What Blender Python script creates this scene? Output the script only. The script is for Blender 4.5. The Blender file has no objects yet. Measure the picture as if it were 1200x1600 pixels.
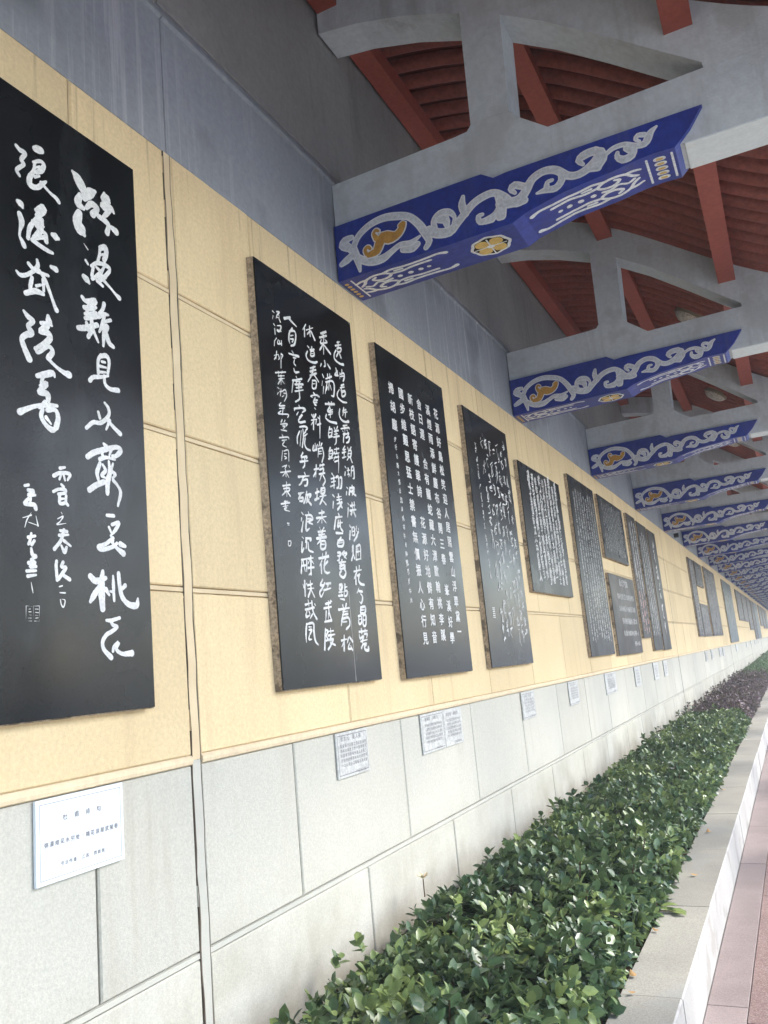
import bpy, math, random
import numpy as np
from mathutils import Matrix, Vector
random.seed(7); rng = np.random.default_rng(7)
PI = math.pi
scene = bpy.context.scene
D = 1.9                      # distance camera - wall, metres
Z0 = 0.80 * D                # eye height above the paving
def W(x, y, z): return (x * D, y * D, z * D + Z0)

# ------------------------------------------------------------------ camera
cam_d = bpy.data.cameras.new('camera'); cam = bpy.data.objects.new('camera', cam_d)
scene.collection.objects.link(cam); scene.camera = cam
cam_d.sensor_fit = 'VERTICAL'; cam_d.sensor_height = 36.0; cam_d.lens = 1307.3 / 1600 * 36
cam_d.clip_start = 0.05; cam_d.clip_end = 3000
r0 = (0.8946384, 0.4371132, -0.0924889); r1 = (-0.1629272, 0.1264206, -0.9785053); r2 = (-0.4160251, 0.8904773, 0.1843184)
cam.matrix_world = Matrix(((r0[0], -r1[0], -r2[0], D), (r0[1], -r1[1], -r2[1], 0), (r0[2], -r1[2], -r2[2], Z0), (0, 0, 0, 1)))

# ------------------------------------------------------------------ light
HAZE = .004
SUN_EL, SUN_AZ = math.radians(42), math.radians(62)    # azimuth from +Y towards +X
world = bpy.data.worlds.new('World'); scene.world = world; world.use_nodes = True
nt = world.node_tree; nt.nodes.clear()
sky = nt.nodes.new('ShaderNodeTexSky'); sky.sky_type = 'NISHITA'; sky.sun_disc = False
sky.sun_elevation = SUN_EL; sky.sun_rotation = SUN_AZ; sky.dust_density = 1.6; sky.ozone_density = 1.0; sky.air_density = 1.0
bg = nt.nodes.new('ShaderNodeBackground'); bg.inputs[1].default_value = 0.15
wo = nt.nodes.new('ShaderNodeOutputWorld')
nt.links.new(sky.outputs[0], bg.inputs[0]); nt.links.new(bg.outputs[0], wo.inputs[0])
sun_d = bpy.data.lights.new('sun', 'SUN'); sun_d.energy = 1.1; sun_d.angle = math.radians(20); sun_d.color = (1, 0.985, 0.955)
sun = bpy.data.objects.new('sun', sun_d); scene.collection.objects.link(sun)
sdir = Vector((math.sin(SUN_AZ) * math.cos(SUN_EL), math.cos(SUN_AZ) * math.cos(SUN_EL), math.sin(SUN_EL)))
sun.rotation_euler = sdir.to_track_quat('Z', 'Y').to_euler(); sun.location = (30, 10, 30)
scene.view_settings.view_transform = 'Standard'; scene.view_settings.look = 'None'
scene.view_settings.exposure = 2.2; scene.view_settings.gamma = 1; scene.view_settings.use_curve_mapping = False
scene.cycles.max_bounces = 10; scene.cycles.diffuse_bounces = 8; scene.cycles.glossy_bounces = 3
scene.cycles.use_denoising = True

# ------------------------------------------------------------------ materials
def nn(t, ty, **kw):
    n = t.nodes.new(ty)
    for k, v in kw.items(): setattr(n, k, v)
    return n
def mapping(t, pos, scale):
    m = nn(t, 'ShaderNodeMapping'); m.inputs['Scale'].default_value = scale
    t.links.new(pos, m.inputs[0]); return m.outputs[0]
def noise(t, vec, scale, detail=4, rough=.55):
    n = nn(t, 'ShaderNodeTexNoise'); n.inputs['Scale'].default_value = scale
    n.inputs['Detail'].default_value = detail; n.inputs['Roughness'].default_value = rough
    t.links.new(vec, n.inputs['Vector']); return n.outputs[0]
def ramp(t, fac, stops):
    r = nn(t, 'ShaderNodeValToRGB'); e = r.color_ramp.elements
    while len(e) < len(stops): e.new(.5)
    for i, (p, c) in enumerate(stops):
        e[i].position = p; e[i].color = (c if len(c) == 4 else (*c, 1)) if hasattr(c, '__len__') else (c, c, c, 1)
    t.links.new(fac, r.inputs[0]); return r.outputs[0]
def mix(t, a, b, fac, mode='MIX'):
    m = nn(t, 'ShaderNodeMix', data_type='RGBA', blend_type=mode)
    for s, v in ((m.inputs[6], a), (m.inputs[7], b), (m.inputs[0], fac)):
        if hasattr(v, 'links'): t.links.new(v, s)
        else: s.default_value = (*v, 1) if hasattr(v, '__len__') and len(v) == 3 else v
    return m.outputs[2]
def math_(t, op, a, b):
    m = nn(t, 'ShaderNodeMath', operation=op)
    for s, v in ((m.inputs[0], a), (m.inputs[1], b)):
        if hasattr(v, 'links'): t.links.new(v, s)
        else: s.default_value = v
    return m.outputs[0]
def mat(name, c, c2=None, scale=3, rough=.85, spec=.3, fine=0, fine_amt=.12, bump=0, bump_scale=200, streak=None, streak_amt=.5,
        spots=None, objvar=0, stretch=None, extra=None, sscale=(5, 5, .45)):
    m = bpy.data.materials.new(name); m.use_nodes = True; t = m.node_tree
    b = t.nodes['Principled BSDF']; b.inputs['Roughness'].default_value = rough; b.inputs['Specular IOR Level'].default_value = spec
    pos = nn(t, 'ShaderNodeNewGeometry').outputs['Position']
    base = mapping(t, pos, stretch) if stretch else pos
    col = mix(t, c, c2 or c, ramp(t, noise(t, base, scale), [(.32, 0.), (.68, 1.)]))
    if fine: col = mix(t, col, ramp(t, noise(t, pos, fine, 2, .7), [(.3, 1 - fine_amt * 2), (.7, 1 + fine_amt)]), 1.0, 'MULTIPLY')
    if streak:     # rain / dirt runs: thin in Y, long in Z
        s = noise(t, mapping(t, pos, sscale), 1.6, 5, .65)
        s2 = noise(t, pos, .8, 2)
        f = math_(t, 'MULTIPLY', ramp(t, s, [(.52, 0.), (.72, 1.)]), ramp(t, s2, [(.35, .15), (.65, 1.)]))
        col = mix(t, col, streak, math_(t, 'MULTIPLY', f, streak_amt))
    if spots:
        v = noise(t, pos, spots[1], 3, .6)
        col = mix(t, col, spots[0], math_(t, 'MULTIPLY', ramp(t, v, [(spots[2], 0.), (spots[2] + .08, 1.)]), spots[3]))
    if objvar:
        oi = nn(t, 'ShaderNodeObjectInfo').outputs['Random']
        col = mix(t, col, ramp(t, oi, [(0, 1 - objvar), (1, 1 + objvar)]), 1.0, 'MULTIPLY')
    if extra: col = extra(t, pos, col)
    t.links.new(col, b.inputs['Base Color'])
    if bump:
        bn = nn(t, 'ShaderNodeBump'); bn.inputs['Strength'].default_value = bump; bn.inputs['Distance'].default_value = .004
        t.links.new(noise(t, pos, bump_scale, 3), bn.inputs['Height']); t.links.new(bn.outputs[0], b.inputs['Normal'])
    return m
def under_lintel(t, pos, col):   # brown drips that start under the grey beam and fade down the slab
    sep = nn(t, 'ShaderNodeSeparateXYZ'); t.links.new(pos, sep.inputs[0])
    h = nn(t, 'ShaderNodeMapRange'); h.inputs[1].default_value = 3.0; h.inputs[2].default_value = 3.58
    t.links.new(sep.outputs[2], h.inputs[0])
    s = noise(t, mapping(t, pos, (9, 9, .25)), 2.2, 4, .7)
    f = math_(t, 'MULTIPLY', ramp(t, s, [(.56, 0.), (.68, 1.)]), h.outputs[0])
    return mix(t, col, (.20, .13, .07), math_(t, 'MULTIPLY', f, .6))
def base_rust(t, pos, col):
    sep = nn(t, 'ShaderNodeSeparateXYZ'); t.links.new(pos, sep.inputs[0])
    h = nn(t, 'ShaderNodeMapRange'); h.inputs[1].default_value = .80; h.inputs[2].default_value = .25
    t.links.new(sep.outputs[2], h.inputs[0])
    s = noise(t, pos, 3, 4)
    f = math_(t, 'MULTIPLY', ramp(t, s, [(.4, 0.), (.65, 1.)]), h.outputs[0])
    return mix(t, col, (.25, .215, .15), math_(t, 'MULTIPLY', f, .75))
M = {}
M['yellow'] = mat('yellow_spray_stone', (.765, .615, .37), (.72, .57, .335), 1.6, .9, .15, fine=70, fine_amt=.05, bump=.4, bump_scale=200,
                  streak=(.54, .40, .24), streak_amt=.55, objvar=.075, extra=under_lintel)
M['yellow_trim'] = mat('yellow_trim_paint', (.75, .63, .42), (.73, .58, .39), 4, .8, .2, fine=40, fine_amt=.05, bump=.3, streak=(.5, .38, .25), streak_amt=.3)
M['grey_stone'] = mat('grey_spray_stone', (.575, .555, .47), (.505, .495, .43), .9, .9, .15, fine=110, fine_amt=.06, bump=.3, bump_scale=220,
                      streak=(.38, .34, .26), streak_amt=.5, objvar=.06, extra=base_rust)
M['mortar_grey'] = mat('grey_joint_mortar', (.56, .545, .47), (.49, .48, .42), 6, .95, .1, bump=.4)
M['mortar_yellow'] = mat('yellow_joint_mortar', (.73, .60, .39), (.65, .52, .33), 6, .95, .1, bump=.4)
M['groove'] = mat('dirty_groove', (.30, .21, .11), (.42, .31, .17), 9, .95, .05)
M['groove_grey'] = mat('dirty_grey_groove', (.26, .25, .22), (.36, .35, .32), 9, .95, .05)
M['crack'] = mat('dark_crack', (.03, .028, .025), rough=1, spec=0)
M['old_crack'] = mat('brown_crack', (.10, .08, .06), (.16, .13, .10), 9, .95, .05)
M['concrete'] = mat('blue_grey_concrete_paint', (.57, .61, .63), (.51, .55, .57), 1.1, .8, .2, fine=30, fine_amt=.05, bump=.35, bump_scale=90,
                    streak=(.30, .31, .31), streak_amt=.7, spots=((.38, .39, .38), 2.6, .56, .45))
M['band'] = mat('blue_grey_lintel_paint', (.32, .345, .37), (.26, .28, .30), .9, .8, .2, fine=35, fine_amt=.05, bump=.35, bump_scale=90,
                sscale=(13, 13, .35), streak=(.52, .51, .55), streak_amt=.9, spots=((.13, .14, .15), 1.1, .55, .5))
M['upper'] = mat('dull_grey_render', (.29, .285, .275), (.23, .23, .225), 1.0, .85, .15, fine=30, fine_amt=.05, bump=.4, bump_scale=80,
                 streak=(.12, .12, .12), streak_amt=.6)
M['white_soffit'] = mat('white_soffit_tone', (.74, .80, .80), (.66, .71, .71), 2, .7, .2, fine=30, fine_amt=.04)
M['blue'] = mat('ultramarine_paint', (.022, .046, .30), (.026, .042, .23), 2, .45, .4, fine=25, fine_amt=.12, bump=.2, bump_scale=60, streak=(.10, .12, .22), streak_amt=.5)
M['scroll'] = mat('pale_grey_scroll_paint', (.66, .69, .72), (.54, .57, .61), 18, .6, .3, fine=60)
M['scroll_edge'] = mat('light_scroll_outline_paint', (.74, .76, .78), (.64, .66, .68), 18, .6, .3)
M['white_paint'] = mat('white_paint', (.80, .83, .84), (.68, .72, .74), 12, .6, .3, fine=70)
M['gold'] = mat('gold_paint', (.58, .33, .07), (.45, .23, .05), 25, .5, .4, fine=80)
M['gold_pale'] = mat('pale_gold_paint', (.72, .52, .16), (.58, .38, .10), 25, .5, .4)
M['red'] = mat('red_brown_purlin_paint', (.33, .085, .060), (.28, .070, .050), 2, .6, .3, fine=30, fine_amt=.08)
M['rafter'] = mat('red_brown_rafter_paint', (.28, .085, .065), (.21, .065, .05), 2, .7, .25, fine=30, fine_amt=.12)
M['deck'] = mat('dark_red_roof_board', (.12, .035, .028), (.08, .026, .02), 3, .8, .2)
M['tile'] = mat('grey_roof_tile', (.10, .105, .11), (.07, .075, .08), 3, .8, .2)
M['kerb_top'] = mat('honed_granite_top', (.36, .345, .295), (.27, .26, .23), 2.5, .6, .35, fine=150, fine_amt=.14, bump=.15,
                    spots=((.30, .31, .30), 2.2, .55, .45), objvar=.08)
M['kerb_face'] = mat('white_kerb_face', (.36, .355, .34), (.30, .295, .28), 3, .7, .3, fine=120, fine_amt=.07, spots=((.20, .19, .165), 3.5, .56, .5), objvar=.06)
M['soil'] = mat('dark_soil', (.055, .035, .022), (.09, .055, .035), 20, .95, .1, bump=.8, bump_scale=60)
M['plate_new'] = mat('white_plastic_plate', (.80, .84, .86), (.77, .82, .84), 2, .35, .4)
M['plate_old'] = mat('grey_marble_plate', (.60, .60, .56), (.52, .52, .49), 9, .5, .35, fine=60)
M['plate_ink'] = mat('grey_plate_ink', (.20, .20, .21), rough=.7)
M['stele_side'] = mat('stained_mortar_edge', (.52, .40, .27), (.36, .29, .21), 9, .95, .05, fine=70, fine_amt=.25, bump=1, bump_scale=60, spots=((.10, .08, .06), 14, .56, .8))
M['lamp_glass'] = mat('milky_lamp_glass', (.62, .58, .50), (.40, .36, .30), 30, .3, .4, fine=90, fine_amt=.3)
M['bronze'] = mat('dull_bronze_rim', (.22, .19, .13), rough=.5)
M['black'] = mat('black_plastic', (.02, .02, .02), rough=.5)
M['stem'] = mat('brown_twig', (.09, .06, .035), (.13, .09, .05), 20, .9, .1)
M['dry'] = mat('dry_leaf', (.42, .27, .12), (.30, .17, .07), 30, .8, .1)
M['cream'] = mat('cream_flower', (.75, .60, .38), rough=.7)

def stele_mat(name, c, c2, rough, warm=None, spec_=.10):
    def ex(t, pos, col):
        v = noise(t, mapping(t, pos, (1, 1, .35)), 3.5, 5, .6)
        col = mix(t, col, (.075, .085, .09), math_(t, 'MULTIPLY', ramp(t, v, [(.55, 0.), (.78, 1.)]), .35))
        if warm:  # reddish reflections put into the stone colour as soft patches
            w = noise(t, pos, 1.4, 2)
            col = mix(t, col, warm, math_(t, 'MULTIPLY', ramp(t, w, [(.5, 0.), (.7, 1.)]), .5))
        return col
    m = mat(name, c, c2, 2.5, rough, .5, fine=300, fine_amt=.15, extra=ex)
    t = m.node_tree; b = t.nodes['Principled BSDF']; b.inputs['Specular IOR Level'].default_value = spec_
    pos = nn(t, 'ShaderNodeNewGeometry').outputs['Position']
    t.links.new(ramp(t, noise(t, pos, 2.2, 4), [(.3, rough - .05), (.7, rough + .12)]), b.inputs['Roughness'])
    return m
M['stele'] = stele_mat('polished_black_granite', (.006, .008, .009), (.011, .013, .015), .2, spec_=.25)
M['stele_mid'] = stele_mat('black_granite_farther', (.010, .012, .013), (.017, .019, .020), .27, spec_=.12)
M['stele_far'] = stele_mat('dark_granite_red_reflection', (.016, .019, .019), (.030, .030, .028), .34, warm=(.10, .055, .045))
M['stele_brown'] = stele_mat('brown_tinged_granite', (.055, .040, .034), (.032, .033, .033), .32)
M['stele_green'] = stele_mat('greenish_slate', (.09, .115, .115), (.075, .10, .10), .3)
M['ink_white'] = mat('white_engraving_paint', (.80, .80, .77), (.66, .66, .63), 14, .75, .2, fine=120, fine_amt=.1)
M['ink_pale'] = mat('faded_engraving_paint', (.68, .67, .64), (.45, .44, .42), 10, .8, .2)
M['ink_red'] = mat('faded_red_engraving_paint', (.60, .30, .28), (.55, .50, .47), 6, .8, .2)

def paving_mat():
    def ex(t, pos, col):
        v = nn(t, 'ShaderNodeTexVoronoi'); v.inputs['Scale'].default_value = 260; t.links.new(pos, v.inputs['Vector'])
        sep = nn(t, 'ShaderNodeSeparateColor'); t.links.new(v.outputs['Color'], sep.inputs[0])
        g = ramp(t, sep.outputs[0], [(0, (.05, .035, .03)), (.25, (.20, .115, .10)), (.6, (.27, .18, .155)), (.9, (.40, .35, .33))])
        return mix(t, col, g, .5)
    return mat('flamed_pink_granite', (.21, .135, .12), (.155, .10, .09), 2.2, .6, .35, bump=.3, bump_scale=200, extra=ex, objvar=.07,
               spots=((.13, .085, .08), 1.8, .5, .6))
M['paving'] = paving_mat()
M['paving_pale'] = mat('pale_pink_granite', (.29, .235, .22), (.23, .185, .175), 3, .6, .35, fine=200, fine_amt=.15, objvar=.05)
M['ground'] = mat('far_paving', (.36, .37, .37), (.32, .33, .33), .5, .8, .2, fine=40)

def leaf_mat(name, c_dark, c_mid, c_light, rough=.34):
    m = bpy.data.materials.new(name); m.use_nodes = True; t = m.node_tree; b = t.nodes['Principled BSDF']
    at = nn(t, 'ShaderNodeAttribute', attribute_name='tint').outputs['Fac']
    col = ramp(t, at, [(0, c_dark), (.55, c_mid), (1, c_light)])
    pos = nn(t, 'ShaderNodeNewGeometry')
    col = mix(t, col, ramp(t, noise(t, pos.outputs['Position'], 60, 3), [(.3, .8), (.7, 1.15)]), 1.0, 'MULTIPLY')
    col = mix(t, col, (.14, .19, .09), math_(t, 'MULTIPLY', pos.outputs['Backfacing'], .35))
    t.links.new(col, b.inputs['Base Color']); b.inputs['Roughness'].default_value = rough
    b.inputs['Specular IOR Level'].default_value = .5
    tr = nn(t, 'ShaderNodeBsdfTranslucent'); t.links.new(col, tr.inputs[0])
    mx = nn(t, 'ShaderNodeMixShader'); mx.inputs[0].default_value = .2
    out = t.nodes['Material Output']; t.links.new(b.outputs[0], mx.inputs[1]); t.links.new(tr.outputs[0], mx.inputs[2]); t.links.new(mx.outputs[0], out.inputs[0])
    return m
M['leaf'] = leaf_mat('glossy_green_leaf', (.024, .056, .028), (.072, .130, .056), (.24, .31, .10))
M['leaf_purple'] = leaf_mat('purple_leaf', (.055, .034, .046), (.100, .062, .080), (.17, .11, .12), .45)
M['leaf_far'] = leaf_mat('bright_green_leaf', (.040, .090, .035), (.075, .16, .055), (.14, .26, .08), .45)
M['leaf_core'] = mat('dark_filler_green', (.018, .030, .014), (.030, .030, .018), 25, .95, .05)

# ------------------------------------------------------------------ object helpers
col = scene.collection
def tag(o, label=None, cat=None, group=None, kind=None):
    for k, v in (('label', label), ('category', cat), ('group', group), ('kind', kind)):
        if v: o[k] = v
    return o
def empty(name, loc, label=None, cat=None, group=None, kind=None):
    o = bpy.data.objects.new(name, None); col.objects.link(o); o.location = loc; o.empty_display_size = .1
    return tag(o, label, cat, group, kind)
WP = {}
def wpos(o):
    p = Vector(o.location)
    while o.parent: o = o.parent; p = p + Vector(o.location)
    return p
def link(name, me, m=None, parent=None, at=(0, 0, 0), **kw):
    """at: the object's own world position"""
    o = bpy.data.objects.new(name, me)
    if m and not me.materials: me.materials.append(m)
    if parent: o.parent = parent; o.location = Vector(at) - wpos(parent)
    else: o.location = at
    col.objects.link(o); return tag(o, **kw)
def mesh(name, V, F, smooth=False):
    me = bpy.data.meshes.new(name); me.from_pydata([tuple(v) for v in V], [], F); me.update()
    if smooth: me.polygons.foreach_set('use_smooth', [True] * len(me.polygons))
    return me
def mesh_np(name, V, F, tint=None, smooth=False):
    """V (n,3), F (m,k) fixed k"""
    me = bpy.data.meshes.new(name); k = F.shape[1]
    me.vertices.add(len(V)); me.vertices.foreach_set('co', V.astype(np.float32).ravel())
    me.loops.add(F.size); me.loops.foreach_set('vertex_index', F.astype(np.int32).ravel())
    me.polygons.add(len(F)); me.polygons.foreach_set('loop_start', np.arange(0, F.size, k, dtype=np.int32))
    if smooth: me.polygons.foreach_set('use_smooth', np.ones(len(F), bool))
    if tint is not None:
        a = me.attributes.new('tint', 'FLOAT', 'POINT'); a.data.foreach_set('value', tint.astype(np.float32))
    me.update(calc_edges=True); return me
def obj(name, V, F, m, parent=None, smooth=False, **kw):
    """vertices in world metres, origin moved to the bottom centre of the mesh"""
    V = np.asarray(V, float); lo, hi = V.min(0), V.max(0)
    at = Vector(((lo[0] + hi[0]) / 2, (lo[1] + hi[1]) / 2, lo[2]))
    return link(name, mesh(name, V - np.array(at), F, smooth), m, parent, at, **kw)
def boxvf(lo, hi):
    (a, b, c), (d, e, f) = lo, hi
    V = [(a, b, c), (d, b, c), (d, e, c), (a, e, c), (a, b, f), (d, b, f), (d, e, f), (a, e, f)]
    F = [(3, 2, 1, 0), (4, 5, 6, 7), (0, 1, 5, 4), (1, 2, 6, 5), (2, 3, 7, 6), (3, 0, 4, 7)]
    return V, F
def box(name, lo, hi, m, parent=None, **kw):
    V, F = boxvf(lo, hi); return obj(name, V, F, m, parent, **kw)
def slabvf(y0, y1, z0, z1, xb, xf, c=.006):
    """wall slab facing +X with a chamfered, slightly uneven front"""
    V = [(xb, y0, z0), (xb, y1, z0), (xb, y1, z1), (xb, y0, z1),
         (xf - c, y0, z0), (xf - c, y1, z0), (xf - c, y1, z1), (xf - c, y0, z1),
         (xf, y0 + c, z0 + c), (xf, y1 - c, z0 + c), (xf, y1 - c, z1 - c), (xf, y0 + c, z1 - c)]
    F = [(3, 2, 1, 0), (8, 9, 10, 11)]
    for i in range(4):
        j = (i + 1) % 4
        F += [(i, j, 4 + j, 4 + i), (4 + i, 4 + j, 8 + j, 8 + i)]
    return V, F
def joinvf(L):
    V, F = [], []
    for v, f in L:
        n = len(V); V += list(v); F += [tuple(i + n for i in q) for q in f]
    return V, F
def prism(name, P, axis, a, b, m, parent=None, **kw):
    """polygon P of (u,w) extruded along axis: axis 'Y' -> u=X w=Z ; 'X' -> u=Y w=Z"""
    n = len(P)
    mk = (lambda u, w, t: (u, t, w)) if axis == 'Y' else (lambda u, w, t: (t, u, w))
    V = [mk(u, w, a) for u, w in P] + [mk(u, w, b) for u, w in P]
    F = [tuple(range(n))[::-1], tuple(range(n, 2 * n))] + [(i, (i + 1) % n, n + (i + 1) % n, n + i) for i in range(n)]
    area = sum(P[i][0] * P[(i + 1) % n][1] - P[(i + 1) % n][0] * P[i][1] for i in range(n))
    flip = (area > 0) == (axis == 'Y')
    # make normals consistent
    o = obj(name, V, F, m, parent, **kw)
    import bmesh
    bm = bmesh.new(); bm.from_mesh(o.data); bmesh.ops.recalc_face_normals(bm, faces=bm.faces); bm.to_mesh(o.data); bm.free()
    return o

def spline(P, step=.35):
    """Catmull-Rom through (x,y,w)"""
    P = np.array(P, float)
    if len(P) == 1: P = np.vstack([P - [.001, 0, 0], P + [.001, 0, 0]])
    Q = np.vstack([2 * P[0] - P[1], P, 2 * P[-1] - P[-2]]); out = []
    for i in range(1, len(Q) - 2):
        p0, p1, p2, p3 = Q[i - 1:i + 3]
        L = np.hypot(*(p2 - p1)[:2]); n = max(2, min(8, int(L / max(.001, step * max(p1[2], p2[2])))))
        for k in range(n):
            t = k / n
            out.append(.5 * ((2 * p1) + (-p0 + p2) * t + (2 * p0 - 5 * p1 + 4 * p2 - p3) * t * t + (-p0 + 3 * p1 - 3 * p2 + p3) * t ** 3))
    out.append(Q[-2]); out = np.array(out); out[:, 2] = np.maximum(out[:, 2], P[:, 2].min() * .5); return out
def ribbon(P, grow=0., step=.35, wob=0.):
    """returns 2D verts, faces of a round-ended variable width brush stroke"""
    S = spline(P, step); T = np.gradient(S[:, :2], axis=0); T /= np.maximum(np.hypot(T[:, 0], T[:, 1]), 1e-9)[:, None]
    N = np.stack([-T[:, 1], T[:, 0]], 1); h = (S[:, 2] / 2 + grow)[:, None]
    if wob: h = h * (1 + wob * rng.uniform(-1, 1, (len(S), 1)))
    L, R = S[:, :2] + N * h, S[:, :2] - N * h; n = len(S)
    V = [tuple(p) for p in L] + [tuple(p) for p in R]
    F = [(n + i, n + i + 1, i + 1, i) for i in range(n - 1)]
    for e, s in ((0, -1), (n - 1, 1)):
        c = len(V); V.append(tuple(S[e, :2])); ring = [e]
        a0 = math.atan2(N[e, 1], N[e, 0])
        for k in range(1, 6):
            a = a0 - s * PI * k / 6; V.append((S[e, 0] + h[e, 0] * math.cos(a), S[e, 1] + h[e, 0] * math.sin(a))); ring.append(len(V) - 1)
        ring.append(n + e)
        for k in range(6): F.append((c, ring[k], ring[k + 1]) if s < 0 else (c, ring[k + 1], ring[k]))
    return V, F
def taper(st):
    st = [list(p) for p in st]
    if len(st) > 1:
        if rng.random() < .55: st[-1][2] *= rng.uniform(.35, .7)
        if rng.random() < .35: st[0][2] *= rng.uniform(.5, .8)
    return st
def parse(s): return [[tuple(map(float, q.split(','))) for q in st.split()] for st in s.split(';')]
def paint(name, strokes, to3, m, parent, grow=0., lift=.0012, d=.00025, wob=0., step=.35, **kw):
    """thin paint strokes; to3(u,w,off) -> world point, each stroke a hair above the last so no two share a plane"""
    L = []
    for i, st in enumerate(strokes):
        v, f = ribbon(st, grow, step, wob); off = lift + d * i
        L.append(([to3(u, w, off + 1e-6 * k) for k, (u, w) in enumerate(v)], f))
    V, F = joinvf(L); return obj(name, V, F, m, parent, **kw)

# ------------------------------------------------------------------ CJK glyph outlines from Blender's built-in font
TXT = {}
def build_glyphs(chars, res):
    chars = sorted(set(c for c in chars if not c.isspace()))
    cu = bpy.data.curves.new('glyphs', 'FONT'); cu.body = '\n'.join(chars); cu.size = 1.0; cu.space_line = 3.0
    cu.resolution_u = res; cu.fill_mode = 'FRONT'
    o = bpy.data.objects.new('glyphs', cu); col.objects.link(o)
    bpy.context.view_layer.update()
    me = bpy.data.meshes.new_from_object(o.evaluated_get(bpy.context.evaluated_depsgraph_get()))
    n = len(me.vertices); co = np.zeros(n * 3); me.vertices.foreach_get('co', co); co = co.reshape(-1, 3)[:, :2]
    me.calc_loop_triangles(); tr = np.zeros(len(me.loop_triangles) * 3, np.int32); me.loop_triangles.foreach_get('vertices', tr); tr = tr.reshape(-1, 3)
    top = co[:, 1].max(); line = np.round(-(co[:, 1] - .35) / 3.0).astype(int)
    fl = line[tr[:, 0]]
    for i, c in enumerate(chars):
        vi = np.where(line == i)[0]
        if not len(vi): continue
        mp = np.full(n, -1); mp[vi] = np.arange(len(vi))
        P = co[vi].copy(); P[:, 1] += 3.0 * i; f = mp[tr[fl == i]]
        lo, hi = P.min(0), P.max(0)
        P -= np.array([(0 + 1) / 2, .38]) if False else (lo + hi) / 2
        dirs = {}
        for t3 in f:
            for q in range(3): dirs[(int(t3[q]), int(t3[(q + 1) % 3]))] = 1
        Nn = np.zeros_like(P)
        for (a_, b_) in dirs:
            if (b_, a_) not in dirs:
                e_ = P[b_] - P[a_]; l_ = math.hypot(*e_) + 1e-9; Nn[a_] += (e_[1] / l_, -e_[0] / l_); Nn[b_] += (e_[1] / l_, -e_[0] / l_)
        Nn /= np.maximum(np.hypot(Nn[:, 0], Nn[:, 1]), 1e-6)[:, None]
        TXT[c] = (P, f, Nn, hi - lo)
    bpy.data.objects.remove(o); bpy.data.curves.remove(cu); bpy.data.meshes.remove(me)
def glyph(c, size, style, bold):
    """style 0 upright, 1 running hand, 2 wild hand; returns 2D verts, faces"""
    P, F, Nn, _ = TXT[c]; P = P.copy(); ph = rng.uniform(0, 6.28, 6)
    if style == 0: P = P + Nn * (bold * (.75 + .5 * np.abs(Nn[:, :1])))
    else:          # brush pressure: heavy and thin passages along each stroke
        pr = np.sin(P[:, 0] * 9 + ph[4] + 2 * np.sin(P[:, 1] * 5 + ph[5])) * np.sin(P[:, 1] * 11 + ph[5])
        P = P + Nn * (bold * (.55 + .6 * np.abs(Nn[:, 0])) + (.020 + .4 * bold) * pr)[:, None]
        P[:, 1] *= 1 + .12 * np.sin(ph[0]) * P[:, 0] * 2
    if style:
        a = rng.uniform(-.06, .08, 1)[0]; k = .5 + .5 * style
        P = P * np.array([rng.uniform(.78, 1.0), rng.uniform(.88, 1.12)])
        P[:, 1] += P[:, 0] * (.16 + a)                       # strokes rise to the right
        P[:, 0] += -.10 * k * P[:, 1] * rng.uniform(-.6, 1)
        P[:, 0] += .055 * k * np.sin(P[:, 1] * 6 + ph[0]) + .026 * k * np.sin(P[:, 1] * 15 + ph[1])
        P[:, 1] += .055 * k * np.sin(P[:, 0] * 6 + ph[2]) + .026 * k * np.sin(P[:, 0] * 15 + ph[3])
        if style > 1: P[:, 0] *= .85 + .3 * np.sin(P[:, 1] * 3 + ph[0]); 
    return P * size, F
def text_obj(name, glyphs, to3, m, parent, bold=0., each=False, **kw):
    if each:
        for g in glyphs: text_obj('character', [g], to3, m, parent, bold)
        return
    if len(glyphs) > 1: kw.setdefault('kind', 'stuff')
    """glyphs: list of (char,u,w,size,style)"""
    VV, FF, n = [], [], 0
    for (c, u, w, s, st) in glyphs:
        if c not in TXT: continue
        for k, (du, dw) in enumerate([(0, 0)]):
            P, F = (glyph(c, s, st, bold) if k == 0 else (P0, F))
            if k == 0: P0 = P
            off = .0012 + .00015 * k
            VV.append(np.array([to3(u + p[0] + du * s, w + p[1] + dw * s, off) for p in P])); FF.append(F + n); n += len(P)
    if not VV: return
    V = np.vstack(VV); F = np.vstack(FF); lo, hi = V.min(0), V.max(0); at = np.array([(lo[0] + hi[0]) / 2, (lo[1] + hi[1]) / 2, lo[2]])
    return link(name, mesh_np(name, V - at, F), m, parent, at, **kw)

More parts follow.
